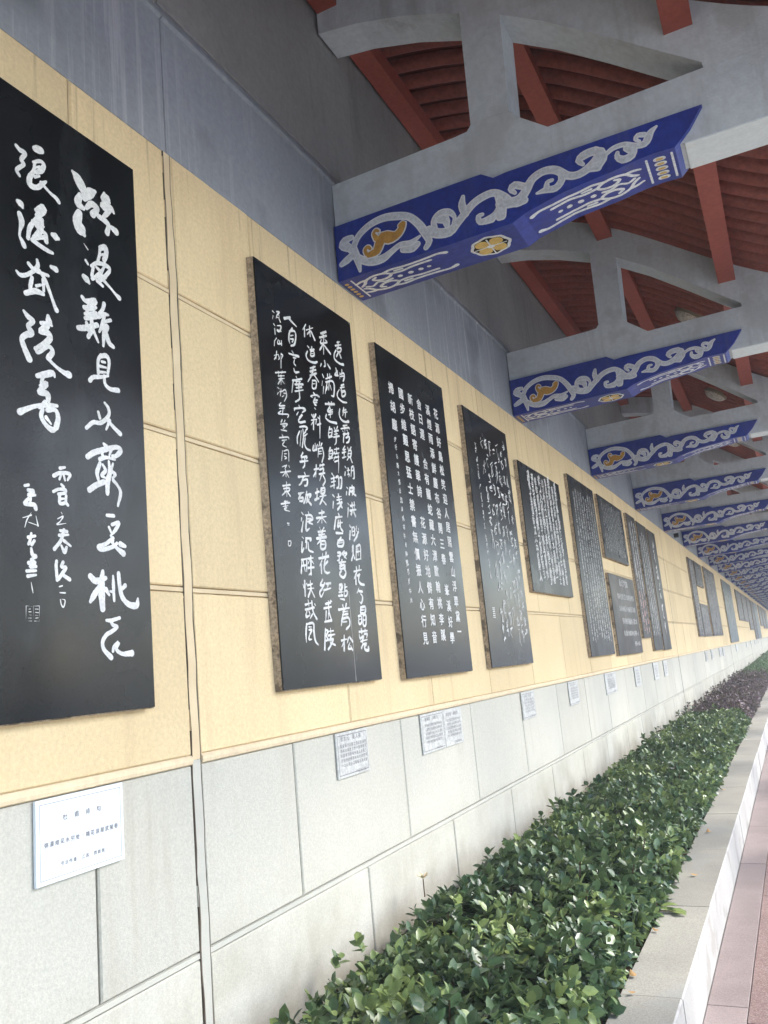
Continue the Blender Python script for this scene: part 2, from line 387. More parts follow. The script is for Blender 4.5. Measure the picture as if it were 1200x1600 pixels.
# ------------------------------------------------------------------ the ground
YEND = 50.0
XC = .689                                      # kerb face (units of D)
ZC = -.678                                     # kerb top
XI = .5695                                     # kerb inner edge
def flat(name, x0, x1, y0, y1, z, m, **kw):
    return obj(name, [(x0, y0, z), (x1, y0, z), (x1, y1, z), (x0, y1, z)], [(0, 1, 2, 3)], m, **kw)
flat('ground', -600, 600, -600, 900, -.03, M['ground'], kind='structure', label='grey paved ground around the gallery')
flat('planting_bed', .02, XI * D, -6, YEND * D, .17, M['soil'], kind='structure', label='dark soil of the narrow planting bed')
pave = empty('pavement', (XC * D, 0, 0), kind='structure', label='pink granite pavement of the corridor')
obj('paving_bed', [(XC * D, -6, -.004), (5.2, -6, -.004), (5.2, YEND * D, -.004), (XC * D, YEND * D, -.004)], [(0, 1, 2, 3)], M['mortar_grey'], pave)
def paver(x0, x1, y0, y1):
    c = .0015; z = .012
    V = [(x0, y0, -.003), (x1, y0, -.003), (x1, y1, -.003), (x0, y1, -.003), (x0, y0, z - c), (x1, y0, z - c), (x1, y1, z - c), (x0, y1, z - c),
         (x0 + c, y0 + c, z), (x1 - c, y0 + c, z), (x1 - c, y1 - c, z), (x0 + c, y1 - c, z)]
    F = [(8, 9, 10, 11)]
    for i in range(4):
        j = (i + 1) % 4; F += [(i, j, 4 + j, 4 + i), (4 + i, 4 + j, 8 + j, 8 + i)]
    return V, F
xk = XC * D + .005
rows = [(xk, xk + .16, 'paving_pale', 1.2)] + [(xk + .164 + .6 * i, xk + .16 + .6 * (i + 1), 'paving', .9) for i in range(4)]
far = []
cache = {}
for ri, (x0, x1, mn, ln) in enumerate(rows):
    y = -2.0 + (.45 if ri % 2 else 0)
    while y < 60:
        if y < 16:
            key = (ri == 0,)
            if key not in cache:
                V, F = paver(-(x1 - x0) / 2, (x1 - x0) / 2, 0, ln - .0025); cache[key] = mesh('paver', V, F); cache[key].materials.append(M[mn])
            link('paver', cache[key], None, pave, ((x0 + x1) / 2, y, rng.uniform(-.001, .001)))
        else: far.append((paver(x0, x1, y, y + ln - .005), mn))
        y += ln
for mn in ('paving', 'paving_pale'):
    V, F = joinvf([p for p, q in far if q == mn]); obj('far_pavers', V, F, M[mn], pave, kind='stuff')

kerb = empty('kerb', (XI * D, 0, .0), kind='structure', label='granite kerb with a white face along the planting bed')
y = -1.2; ks = []
joints = [-1.2]
while joints[-1] < YEND * D: joints.append(joints[-1] + (1.15 if len(joints) % 2 else 1.2))
sh = 1.818 * D - min(joints, key=lambda v: abs(v - 1.818 * D)); joints = [j + sh for j in joints]
zt = ZC * D + Z0
farl = []
for a, b in zip(joints[:-1], joints[1:]):
    x0, x1, c = XI * D, XC * D, .006; g = .002; dx = rng.uniform(-.002, .002); dz = rng.uniform(-.0015, .0015)
    P = [(x0 + dx, -.01), (x1 + dx, -.01), (x1 + dx, zt + dz - c), (x1 + dx - c, zt + dz), (x0 + dx, zt + dz)]
    V = [(u, a + g, w) for u, w in P] + [(u, b - g, w) for u, w in P]
    F = [(0, 1, 2, 3, 4), (9, 8, 7, 6, 5)] + [(i, 5 + i, 5 + (i + 1) % 5, (i + 1) % 5) for i in range(5)]
    if a < 30:
        o = obj('kerb_stone', V, F, M['kerb_top'], kerb); o.data.materials.append(M['kerb_face'])
        for p in o.data.polygons:
            if p.normal.x > .5 or p.normal.x > .9: p.material_index = 1
    else: farl.append((V, F))
V, F = joinvf(farl); o = obj('far_kerb_stones', V, F, M['kerb_top'], kerb, kind='stuff'); o.data.materials.append(M['kerb_face'])
for p in o.data.polygons:
    if p.normal.x > .5: p.material_index = 1

# ------------------------------------------------------------------ the wall
wall = empty('gallery_wall', (0, 0, 0), 'long corridor wall of yellow slabs over a pale grey stone base under a blue-grey beam', 'wall')
YA, YB = -1.5 * D, YEND * D
box('wall_core', (-.35, YA, -.02), (-.016, YB, -.128 * D + Z0), M['groove_grey'], wall)
box('wall_core', (-.35, YA, -.1275 * D + Z0), (-.016, YB, 1.0855 * D + Z0), M['groove'], wall)
box('wall_core', (-.35, YA, 1.086 * D + Z0), (-.05, YB, 2.19 * D + Z0), M['crack'], wall)
SLABX = -.014
exp_j = [1.2495, 8.25, 15.25, 22.25, 29.25, 36.25, 43.25]
EW = .0135                                    # half width of the expansion joint
def row_slabs(z0, z1, js, mname, name, xf=0., nmax=14.5, g=.0035):
    cuts = []
    js = [j for j in js if all(abs(j - e) > .12 for e in exp_j)]
    edges = sorted([(j, g / 2) for j in js] + [(e, EW) for e in exp_j]); farL = []
    pts = [(-1.5, 0)] + edges + [(YEND, 0)]
    for (a, ga), (b, gb) in zip(pts[:-1], pts[1:]):
        dx = rng.uniform(-.0015, .0015)
        V, F = slabvf((a + ga) * D, (b - gb) * D, z0 * D + Z0, z1 * D + Z0, SLABX, xf * D + dx, .005)
        if a < nmax: obj(name, V, F, M[mname], wall)
        else: farL.append((V, F))
    V, F = joinvf(farL); obj('far_' + name + 's', V, F, M[mname], wall, kind='stuff')
def seq(known, step, off=None):
    out = list(known); x = out[-1] + step
    while x < YEND: out.append(x); x += step
    x = out[0] - step
    while x > -1.4: out.insert(0, x); x -= step
    return out
odd = seq([.988, 1.535, 2.055, 2.59, 3.12, 3.665, 4.24, 4.80, 5.37, 5.95, 6.45, 7.0, 7.55], .55)
even = seq([.70, 1.84, 2.365, 2.90, 3.45, 4.005, 4.55, 5.1, 5.65, 6.2, 6.75, 7.3, 7.85], .55)
ZY = [(.781, 1.085), (.483, .769), (.186, .471), (-.118, .174)]
for i, (a, b) in enumerate(ZY): row_slabs(a, b, odd if i % 2 == 0 else even, 'yellow', 'yellow_slab', 0., g=.0045)
row_slabs(-.444, -.137, seq([1.005, 1.575, 2.122, 2.67, 3.23, 3.785, 4.35, 4.88, 5.47, 6.10, 6.65, 7.2, 7.75], .555), 'grey_stone', 'grey_slab', -.001, g=.0045)
row_slabs(-.72, -.458, seq([.75, 1.869, 2.427, 2.995, 3.56, 4.13, 4.69, 5.31, 5.85, 6.4, 6.95, 7.5, 8.0], .555), 'grey_stone', 'grey_slab', -.001, g=.0045)
box('plinth', (SLABX, YA, -.02), (-.004, YB, -.725 * D + Z0), M['grey_stone'], wall)
# mortar beads lying in the joints, thin dark grooves stay on both sides
def bead(zc, h, mname, y0=YA, y1=YB):
    n = 90; ys = np.concatenate([np.linspace(y0, 12, 60), np.linspace(13, y1, 30)])
    V, F = [], []
    for yy in ys:
        j = rng.uniform(-.0012, .0012); z = zc * D + Z0
        V += [(SLABX - .001, yy, z - h + j), (-.0035 + j, yy, z - h * .85 + j), (-.0035 + j, yy, z + h * .85 + j), (SLABX - .001, yy, z + h + j)]
    for i in range(len(ys) - 1):
        for k in range(3): F.append((4 * i + k, 4 * i + 4 + k, 4 * i + 5 + k, 4 * i + 1 + k))
    F = [f[::-1] for f in F]
    obj('mortar_joint', V, F, M[mname], wall)
for z in (.775, .477, .180): bead(z, .0085, 'mortar_yellow')
bead(-.451, .0095, 'mortar_grey')
for lst, zr in ((odd, (0, 2)), (even, (1, 3))):
    for j in lst:
        if j < 13 and all(abs(j - e) > .12 for e in exp_j):
            for r in zr:
                V, F = slabvf((j - .0011) * D, (j + .0011) * D, ZY[r][0] * D + Z0, ZY[r][1] * D + Z0, SLABX - .001, -.0035, .001)
                obj('mortar_joint', V, F, M['mortar_yellow'], wall)
# rounded trim between the yellow field and the grey base
P = [(-.016, -.1345), (-.002, -.1355), (.002, -.1335), (.0035, -.128), (.0028, -.1225), (-.0005, -.1185), (-.016, -.119)]
tr = []
pts = [-1.5] + exp_j + [YEND]
for a, b in zip(pts[:-1], pts[1:]):
    n = len(P); y0, y1 = (a + EW) * D, (b - EW) * D
    V = [(u * D, y0, w * D + Z0) for u, w in P] + [(u * D, y1, w * D + Z0) for u, w in P]
    F = [tuple(range(n)), tuple(range(2 * n - 1, n - 1, -1))] + [(i, n + i, n + (i + 1) % n, (i + 1) % n) for i in range(n)]
    obj('trim_moulding', V, F, M['yellow_trim'], wall)
# expansion joints: mortar strip with a ragged dark crack on each side
for e in exp_j:
    zs_all = np.linspace(-.72, 1.085, 46)
    for sgn, name, zs in ((0, 'joint_filler', np.linspace(-.72, -.1275, 16)), (0, 'joint_filler', np.linspace(-.127, 1.085, 30)), (-1, 'crack', zs_all), (1, 'crack', zs_all)):
        V, F = [], []
        for k, z in enumerate(zs):
            j = .0010 * math.sin(k * 1.7) + rng.uniform(-.0012, .0012)
            if sgn == 0: a, b, x = -.0122, .0122, -.0018
            else:
                w = .0006 + .0009 * max(0, math.sin(k * .37 + sgn) + .35 * math.sin(k * 1.9)) ; c = sgn * .0121 - (.004 if sgn > 0 and k > 40 else 0)
                a, b, x = c - w, c + w, -.0008
            V += [(x, (e + a + j) * D, z * D + Z0), (x, (e + b + j) * D, z * D + Z0)]
        for k in range(len(zs) - 1): F.append((2 * k, 2 * k + 1, 2 * k + 3, 2 * k + 2))
        n = len(V); V += [(v[0] - .02, v[1], v[2]) for v in V]
        F += [(2 * k + 2, 2 * k, n + 2 * k, n + 2 * k + 2)[::-1] for k in range(len(zs) - 1)] + [(2 * k + 1, 2 * k + 3, n + 2 * k + 3, n + 2 * k + 1)[::-1] for k in range(len(zs) - 1)]
        obj(name, V, F, M['old_crack' if sgn else ('mortar_yellow' if zs[-1] > 0 else 'mortar_grey')], wall)
# grey beam band over the slabs, its chamfered lip, the rendered wall above
pts = [-1.5] + exp_j + [YEND]
for a, b in zip(pts[:-1], pts[1:]):
    y0, y1 = (a + .0013) * D if a > 0 else a * D, (b - .0013) * D
    V, F = slabvf(y0, y1, 1.0862 * D + Z0, 1.405 * D + Z0, -.02, -.002, .003); obj('lintel_beam', V, F, M['band'], wall)
    prism('beam_lip', [(u * D, w * D + Z0) for u, w in [(-.012, 1.4052), (-.0015, 1.4052), (.005, 1.409), (.005, 1.415), (-.010, 1.449), (-.012, 1.449)]], 'Y', y0, y1, M['band'], wall)
    V, F = slabvf(y0, y1, 1.4495 * D + Z0, 2.20 * D + Z0, -.04, -.006 * D, .003); obj('upper_wall', V, F, M['upper'], wall)

# ------------------------------------------------------------------ inscribed stone panels
ST = 'inscribed stone panels mounted on the yellow wall'
GL = '''遠岫遥近霧鎖湖波洪渺烟花了晶甍來小滿蓬鮮鱗翔淺底白鷺點前松休道春寒料峭橫堤未着花紅武陵人自言摩空飛舟才破浪沉醉快哉風臨江仙柳葉湖萬堂書間梁東書
花源好鳥松笑迎人居照雲山浮翠黛一溪煙雨添鮮塵布谷開三春峯溪好學舍日遲合有龍蛇藏大澤歐翰桃李蹊新枝語寄護華詩花源好地僻有知音國步維艱思猛士禁書無價振人心行見掃胡塵
晉太元中捕魚為業緣溪行忘路之遠近忽逢桃林夾岸數百步中無雜樹芳草鮮美落英繽紛漁人甚異復前欲窮其水源便得一山有小口髣髴若光捨船從入初極狹才通豁然開朗土地平曠屋舍儼良田池桑竹屬阡陌交雞犬相聞
杜甫诗句弥漫难见水穷处，桃花浪屋武陵春书法作者江苏费新我：二篇首作'''
build_glyphs(GL, 2)
POEM = '晉太元中武陵人捕魚為業緣溪行忘路之遠近忽逢桃花林夾岸數百步中無雜樹芳草鮮美落英繽紛漁人甚異之復前行欲窮其林林盡水源便得一山山有小口髣髴若有光便捨船從口入初極狹才通人復行數十步豁然開朗土地平曠屋舍儼然有良田美池桑竹之屬阡陌交通雞犬相聞'
POEM = ''.join(c for c in POEM if c in TXT)
XF = .020                                     # front face of a panel
def face(xf):
    return lambda u, w, off: (xf * D + off, u, w)
def make_stele(y0, y1, z0, z1, mname, label, ragged=.003, xf=XF):
    cy = (y0 + y1) / 2 * D; zz = z0 * D + Z0
    root = empty('stone_panel', (0, cy, zz), label, 'stone panel', ST)
    V, F = slabvf(y0 * D, y1 * D, zz, z1 * D + Z0, xf * D - .006, xf * D, .0012)
    obj('slab', V, F, M[mname], root)
    # rough mortar packing behind the slab
    n = 26 if y0 < 6 else 8; V = []; zs = np.linspace(z0 - .002, z1 + .001, n)
    V, F = [], []
    for k, z in enumerate(zs):
        r = rng.uniform(0, ragged); r2 = rng.uniform(0, ragged)
        f = min(1, (z - z0 + .02) / .18)
        yl = y0 - r * .6 - .004 * f; yr = y1 + r2 * .6
        V += [(.0004 * D, yl * D, z * D + Z0), (xf * D - .0065, (y0 + .0008 - r * .35) * D, z * D + Z0), (xf * D - .0065, (y1 + r2 * .35) * D, z * D + Z0), (.0004 * D, yr * D, z * D + Z0)]
    for k in range(n - 1):
        for q in range(3): F.append((4 * k + q, 4 * k + q + 1, 4 * k + 5 + q, 4 * k + 4 + q))
    F += [(3, 2, 1, 0), tuple(4 * (n - 1) + q for q in range(4))]
    obj('mortar_packing', V, F, M['stele_side'], root)
    return root
def grid_text(root, cols, style, mname='ink_white', bold=.03, xf=XF, name='inscription', each=False):
    """cols: (text, y_centre, z_top, z_bottom, size)  all in units of D"""
    G = []
    for (s, yc, zt_, zb, size) in cols:
        n = len(s); pitch = (zt_ - zb) / max(1, n - 1)
        for i, c in enumerate(s):
            if c == ' ': continue
            j = (.10 if style else .03) * size
            G.append((c, (yc + rng.uniform(-j, j)) * D, (zt_ - i * pitch + rng.uniform(-j, j)) * D + Z0, size * D * rng.uniform(.85, 1.15) if style else size * D, style))
    return text_obj(name, G, face(xf), M[mname], root, bold, each)
k98 = .98
def sc(v): return v * k98
# 1: large cursive, two lines
s1 = make_stele(.60, .98 * 1.146, -.026 * .98, .992 * .98, 'stele', 'largest black panel at the left edge with huge white cursive characters and a square seal')
strokes = parse("1622,3168,9.8 1636,3161,12.7 1655,3161,10 1639,3130,9.9 1649,3121,8.5 1623,3089,9.7 1632,3074,12.6;1692,3197,16.1 1706,3203,25 1716,3206,19.2;1684,3147,10.1 1712,3166,8.8 1726,3161,11.8 1715,3136,14.7 1694,3118,8.7;1690,3147,7.3 1686,3119,8.7 1670,3087,15.7 1672,3064,17.1 1698,3069,13 1719,3092,11.7 1734,3108,8.9;1694,3135,5.8 1710,3146,5.9;1689,3100,7.2 1707,3113,7.3;1714,3093,8.8 1749,3076,7.4 1772,3070,12 1782,3062,16.6;1625,2985,11 1636,2982,20.8 1642,2973,12.5;1631,2947,15.1 1638,2925,17.9 1632,2896,6.8 1630,2876,5.5 1640,2861,12.3 1646,2850,13.7;1693,2989,11.4 1720,3011,21.8 1717,2996,18.8 1696,2972,14.3 1714,2968,11.5;1697,2992,7.2 1700,2974,10 1683,2946,11.3 1667,2918,12.6 1660,2882,9.7;1681,2945,12.7 1711,2961,18.7 1695,2935,14.2 1719,2948,10.1;1711,2939,14.3 1699,2913,17.1 1680,2890,9.8 1702,2902,8.5 1729,2917,10.1;1676,2883,11.2 1706,2877,11.4 1732,2874,11.5 1753,2874,17.5;1703,2929,10 1726,2926,11.6 1729,2902,13;1755,2936,13.2 1767,2935,23.6 1777,2934,13.4;1693,2825,9.8 1695,2807,11.2 1678,2783,9.7 1652,2760,9.5 1630,2751,9.4 1617,2758,12;1661,2800,9.6 1678,2790,11.1 1700,2788,8.4 1734,2791,7.1;1700,2794,8.4 1722,2772,9.9 1744,2728,8.6 1757,2700,10 1764,2689,14.4;1673,2760,9.7 1667,2734,11 1664,2713,13.7;1649,2701,12.2 1684,2721,15.2 1714,2723,14;1688,2739,11.1 1707,2750,11.2;1715,2769,9.9 1716,2734,12.7;1747,2825,18.8 1765,2824,16;1641,2642,9.4 1657,2629,14.8 1675,2622,10.9 1656,2600,12.1 1669,2583,16.2 1648,2570,14.7 1633,2552,13.2 1642,2527,15.9 1658,2499,19.9;1731,2657,12.7 1734,2640,22.5 1744,2632,12.7;1704,2626,9.7 1727,2628,16.8 1709,2606,18 1698,2597,11 1726,2602,18.1 1737,2590,16.8 1718,2567,15.2 1680,2537,14.9;1680,2540,9.5 1691,2529,8.1 1729,2560,9.7 1745,2548,14 1728,2523,15.2;1724,2522,12.4 1758,2504,8.4 1789,2494,12.8 1808,2493,21.6;1686,2455,10.7 1716,2468,16.4 1744,2480,15.3 1751,2470,8.4;1708,2461,13.6 1700,2437,10.8;1696,2427,12.1 1719,2440,15 1705,2423,13.5 1692,2406,12.1 1722,2409,16.3 1725,2391,13.6;1758,2381,11.1 1725,2375,10.9 1680,2361,9.3 1645,2343,11.7 1622,2329,16.6;1714,2382,10.8 1691,2358,9.3;1704,2358,9.4 1698,2335,12 1712,2314,12.1 1736,2302,14.9 1754,2311,15.1;1720,2358,10.8 1751,2366,11 1761,2344,13.8 1753,2314,16.4;1716,2335,9.4 1734,2319,6.8;1844,3202,11 1863,3189,33.4 1884,3164,35.2 1890,3145,19.2;1874,3133,15.9 1863,3099,26.8 1886,3092,14.3;1891,3130,17.6 1919,3164,32.6 1942,3181,18.2;1899,3099,19.2 1922,3125,19.5 1949,3122,16.5 1927,3089,21.1;1868,3066,23.6 1858,3029,35.9 1874,3008,47.1 1887,2996,28.4;1984,3195,15.2 1978,3168,23.5 1997,3189,13.6 2006,3182,11.9;2006,3173,11.9 1974,3143,23.4 2010,3154,22.1 2026,3143,17.1;2015,3155,15.3 1990,3121,15.1 1972,3100,14.9;1952,3096,14.8 1988,3091,20.1 1999,3081,15.1 1991,3052,18.4;2014,3081,15.2 2033,3076,23.9;1884,2965,6.3 1901,2951,7.9;1890,2908,6.3 1899,2899,9.4;1881,2847,17 1894,2841,20.3 1902,2834,7.8;1956,2980,8.1 1951,2950,8.1 1944,2929,8.1;1957,2981,13 1980,2993,18.1 1983,2971,16.5 1973,2945,14.7;1956,2956,7.3 1974,2966,7.4;1913,2898,9.5 1945,2922,11.3 1991,2927,13.2 1997,2915,11.6;1922,2898,8.7 1915,2864,9.5;1937,2903,8 1953,2893,9.7 1934,2870,9.6;1972,2919,8.2 1957,2894,11.3;1916,2854,9.5 1943,2874,9.6 1975,2884,11.4;1994,2911,9.9 1970,2881,11.4 1947,2859,11.2;1938,2855,9.6 1962,2847,8.1;1965,2870,11.3 1997,2854,6.6 2019,2841,8.3 2037,2833,16.7;1870,2773,10.7 1887,2765,12.3 1926,2781,15.7 1913,2761,12.5 1895,2755,12.4;1878,2740,12.2 1908,2748,14 1930,2759,9.4;1890,2743,10.8 1892,2720,12.3 1906,2709,9.3;1921,2751,9.4 1913,2720,10.9;1881,2719,9.2 1929,2739,9.4;1881,2704,10.7 1929,2726,11;1850,2661,13.5 1879,2671,16.7 1932,2699,14.1;1886,2690,9.2 1890,2669,10.7;1906,2711,12.4 1910,2681,15.4 1891,2644,10.7;1914,2674,13.9 1934,2641,12.5;1966,2785,12.8 1958,2762,9.6 1942,2741,9.5;1938,2729,11 1965,2748,11.2 1983,2752,12.9;1965,2741,12.8 1954,2705,12.7 1940,2678,9.4;1956,2717,9.5 1993,2737,9.7;1954,2696,11.1 1977,2710,14.4 1962,2678,15.8 1956,2635,11;1971,2681,14.3 1983,2654,16 2001,2646,16.1;1945,2600,9.4 1931,2576,9.3 1930,2532,7.7;1941,2594,9.3 1968,2604,14.2 1980,2586,9.5 1972,2543,7.9;1947,2578,6.2 1962,2580,7.8;1939,2560,7 1966,2563,7.8;1939,2540,7 1963,2546,7;1974,2537,7.9 1938,2523,9.3 1908,2514,10.6 1893,2499,12;1956,2532,10.9 1959,2505,9.3 1981,2494,11 2017,2499,20.8;1954,2440,6.2 1969,2427,9.3 1972,2407,9.3 1958,2387,10.8 1932,2368,10.6 1902,2363,10.4 1872,2338,13.2;1925,2402,7.6 1931,2384,7.6;1974,2386,9.3 1957,2352,7.6;1965,2384,9.2 1993,2365,10.9 2019,2351,14.2;1944,2302,9.9 1955,2294,14.3;1874,2246,15 1902,2265,15.2 1951,2285,14.2 2001,2302,11.7 2018,2294,14.7 1998,2273,11.6 1981,2268,8.7;1934,2276,9.9 1938,2261,8.5;1976,2288,8.6 1967,2268,8.6;1925,2248,11.2 1954,2259,8.5 1991,2259,7.2;1925,2234,14 1912,2203,12.4 1916,2181,13.8;1937,2232,8.4 1948,2215,9.9 1931,2197,8.4 1947,2191,8.4;1964,2248,8.6 1966,2211,14.2 1956,2179,16.9 1953,2142,12.6;1878,2142,14.9 1906,2161,15.1 1940,2177,14;1982,2244,8.6 1974,2220,8.6 1990,2210,8.6 1978,2195,8.6;1981,2188,10 2000,2173,7.2 2011,2151,10.1 1997,2108,11.4;1948,2071,9.7 1978,2073,12.7;1969,2044,8.4 1998,2053,10 1985,2031,9.9 1965,2011,8.4;1955,2034,8.3 1965,2017,7;1962,2008,8.3 1971,1994,7;1971,2001,8.4 1938,1979,9.6 1908,1968,10.8 1923,1960,9.5 1970,1974,9.7 1987,1986,7;1964,1989,8.3 1986,1971,9.8 2014,1956,17;2003,1985,15.6 2023,1980,17.2;1872,1875,15.7 1894,1862,17.2 1934,1873,14.9;1923,1893,16.1 1917,1855,22.7 1916,1815,22.6 1918,1779,17.2;1909,1849,16 1885,1819,17 1869,1799,15.5;1934,1838,12.1 1947,1822,10.8;1966,1881,8.2 1966,1851,9.6 1967,1805,9.5;1990,1891,11.1 1993,1853,12.5 2003,1817,13.9 2031,1795,15.5 2065,1793,17.2 2072,1814,14.4;1952,1833,6.8 1963,1832,6.8;2017,1854,11.3 2000,1840,9.7;1932,1744,8 1952,1744,8.1 1988,1752,12.3;1951,1741,9.4 1959,1730,9.4 1976,1724,8.2 1952,1710,9.4 1930,1700,10.6 1914,1680,10.5 1918,1657,10.5 1947,1632,14.6;1976,1678,8.1 1960,1664,8 1955,1651,6.7;1982,1674,6.8 1970,1656,8.1 1995,1642,9.5 2036,1643,16.7;1764,2190,7 1783,2196,8.4;1740,2163,8.8 1765,2176,7.7 1801,2178,7.8 1792,2158,7.8;1769,2174,5.8 1761,2156,6.4;1777,2174,5.1 1782,2156,6.4;1768,2141,7 1776,2135,6.4;1737,2115,8.7 1757,2125,5.7 1782,2127,7 1785,2119,5.8;1756,2110,6.3 1781,2117,5.8;1760,2106,6.3 1761,2084,7.6 1781,2089,6.4 1785,2110,5.8;1764,2097,5.1 1779,2100,5.1;1785,2087,6.4 1791,2082,5.8;1765,2057,6.9 1769,2052,6.9;1751,2036,5.6 1772,2046,6.9 1760,2029,5.6 1748,2019,6.8 1782,2026,7.6;1760,2002,5.6 1785,2002,6.3;1756,1988,6.8 1790,1993,6.3;1774,2005,7.6 1761,1973,7.5 1737,1946,8.6;1772,1974,6.9 1798,1960,6.3;1763,1958,6.2 1774,1940,8.7 1782,1955,5.7;1744,1911,6.7 1742,1895,7.3 1745,1857,7.3;1768,1910,7.4 1761,1896,5.6 1778,1895,7.5 1764,1877,8 1750,1860,6.7;1765,1873,6.8 1791,1861,8.7;1752,1838,6.7 1763,1841,6.8;1754,1821,7.3 1773,1821,7.4;1755,1801,6.1 1758,1787,6.7 1766,1780,7.3 1772,1799,6.1 1758,1803,5.5;1636,2117,4.7 1649,2121,5.4;1648,2106,7.1 1665,2104,9.6 1648,2091,7.1 1671,2095,7.8;1648,2081,6.5 1635,2065,7 1667,2066,9.6 1673,2055,9.6;1656,2085,5.9 1653,2066,5.9;1657,2042,7.1 1642,2020,6.4 1634,1998,6.4;1628,2024,6.4 1657,2035,6.5;1647,2014,6.5 1679,2008,6.6;1673,2035,7.8 1680,2007,7.2;1646,1971,7 1669,1977,7.1;1656,1983,5.3 1651,1962,5.8 1646,1952,5.2;1657,1951,5.9 1666,1963,5.3;1655,1940,8.2 1659,1923,8.2 1671,1919,6.5 1654,1909,6.4;1646,1899,8.1 1667,1902,7.6 1651,1889,7 1670,1891,7;1639,1876,6.3 1670,1879,6.4;1642,1862,6.9 1670,1867,7;1653,1846,5.2 1656,1830,5.8 1659,1816,6.9;1635,1780,4 1634,1739,3.9;1636,1739,3.9 1653,1739,3.4;1636,1780,3.4 1654,1779,3.4;1643,1771,4 1649,1772,4;1644,1764,4.5 1652,1764,4;1642,1756,4 1652,1755,4;1639,1747,4 1652,1747,4;1659,1781,4 1660,1739,4;1662,1780,4 1678,1781,4.1;1680,1781,4.1 1679,1741,4;1662,1739,4 1679,1739,3.5;1665,1772,4 1676,1772,4.1;1666,1763,4 1677,1762,4.1;1665,1755,4 1675,1754,4;1666,1747,4 1675,1748,4")
def clusters(S, gap):
    lab = list(range(len(S))); A = [np.array(spline([(a / 1000, b / 1000, c / 1000) for a, b, c in st], .5)) for st in S]
    for i in range(len(S)):
        for j in range(i):
            dd = np.hypot(A[i][:, None, 0] - A[j][None, :, 0], A[i][:, None, 1] - A[j][None, :, 1]) - A[i][:, None, 2] / 2 - A[j][None, :, 2] / 2
            if dd.min() < gap and lab[i] != lab[j]: a_, b_ = lab[i], lab[j]; lab = [b_ if q == a_ else q for q in lab]
    return [[S[i] for i in range(len(S)) if lab[i] == q] for q in sorted(set(lab))]
st_big = lambda g: max(c for st in g for _, _, c in st) > 8
for grp in clusters(strokes, .011):
    paint('character', [[(a / 1000, b / 1000, c / 1000) for a, b, c in taper(st)] for st in grp], face(XF), M['ink_white'], s1, wob=.06, lift=.0008, d=.00002, step=.22, grow=(.0020 if st_big(grp) else -.0012))
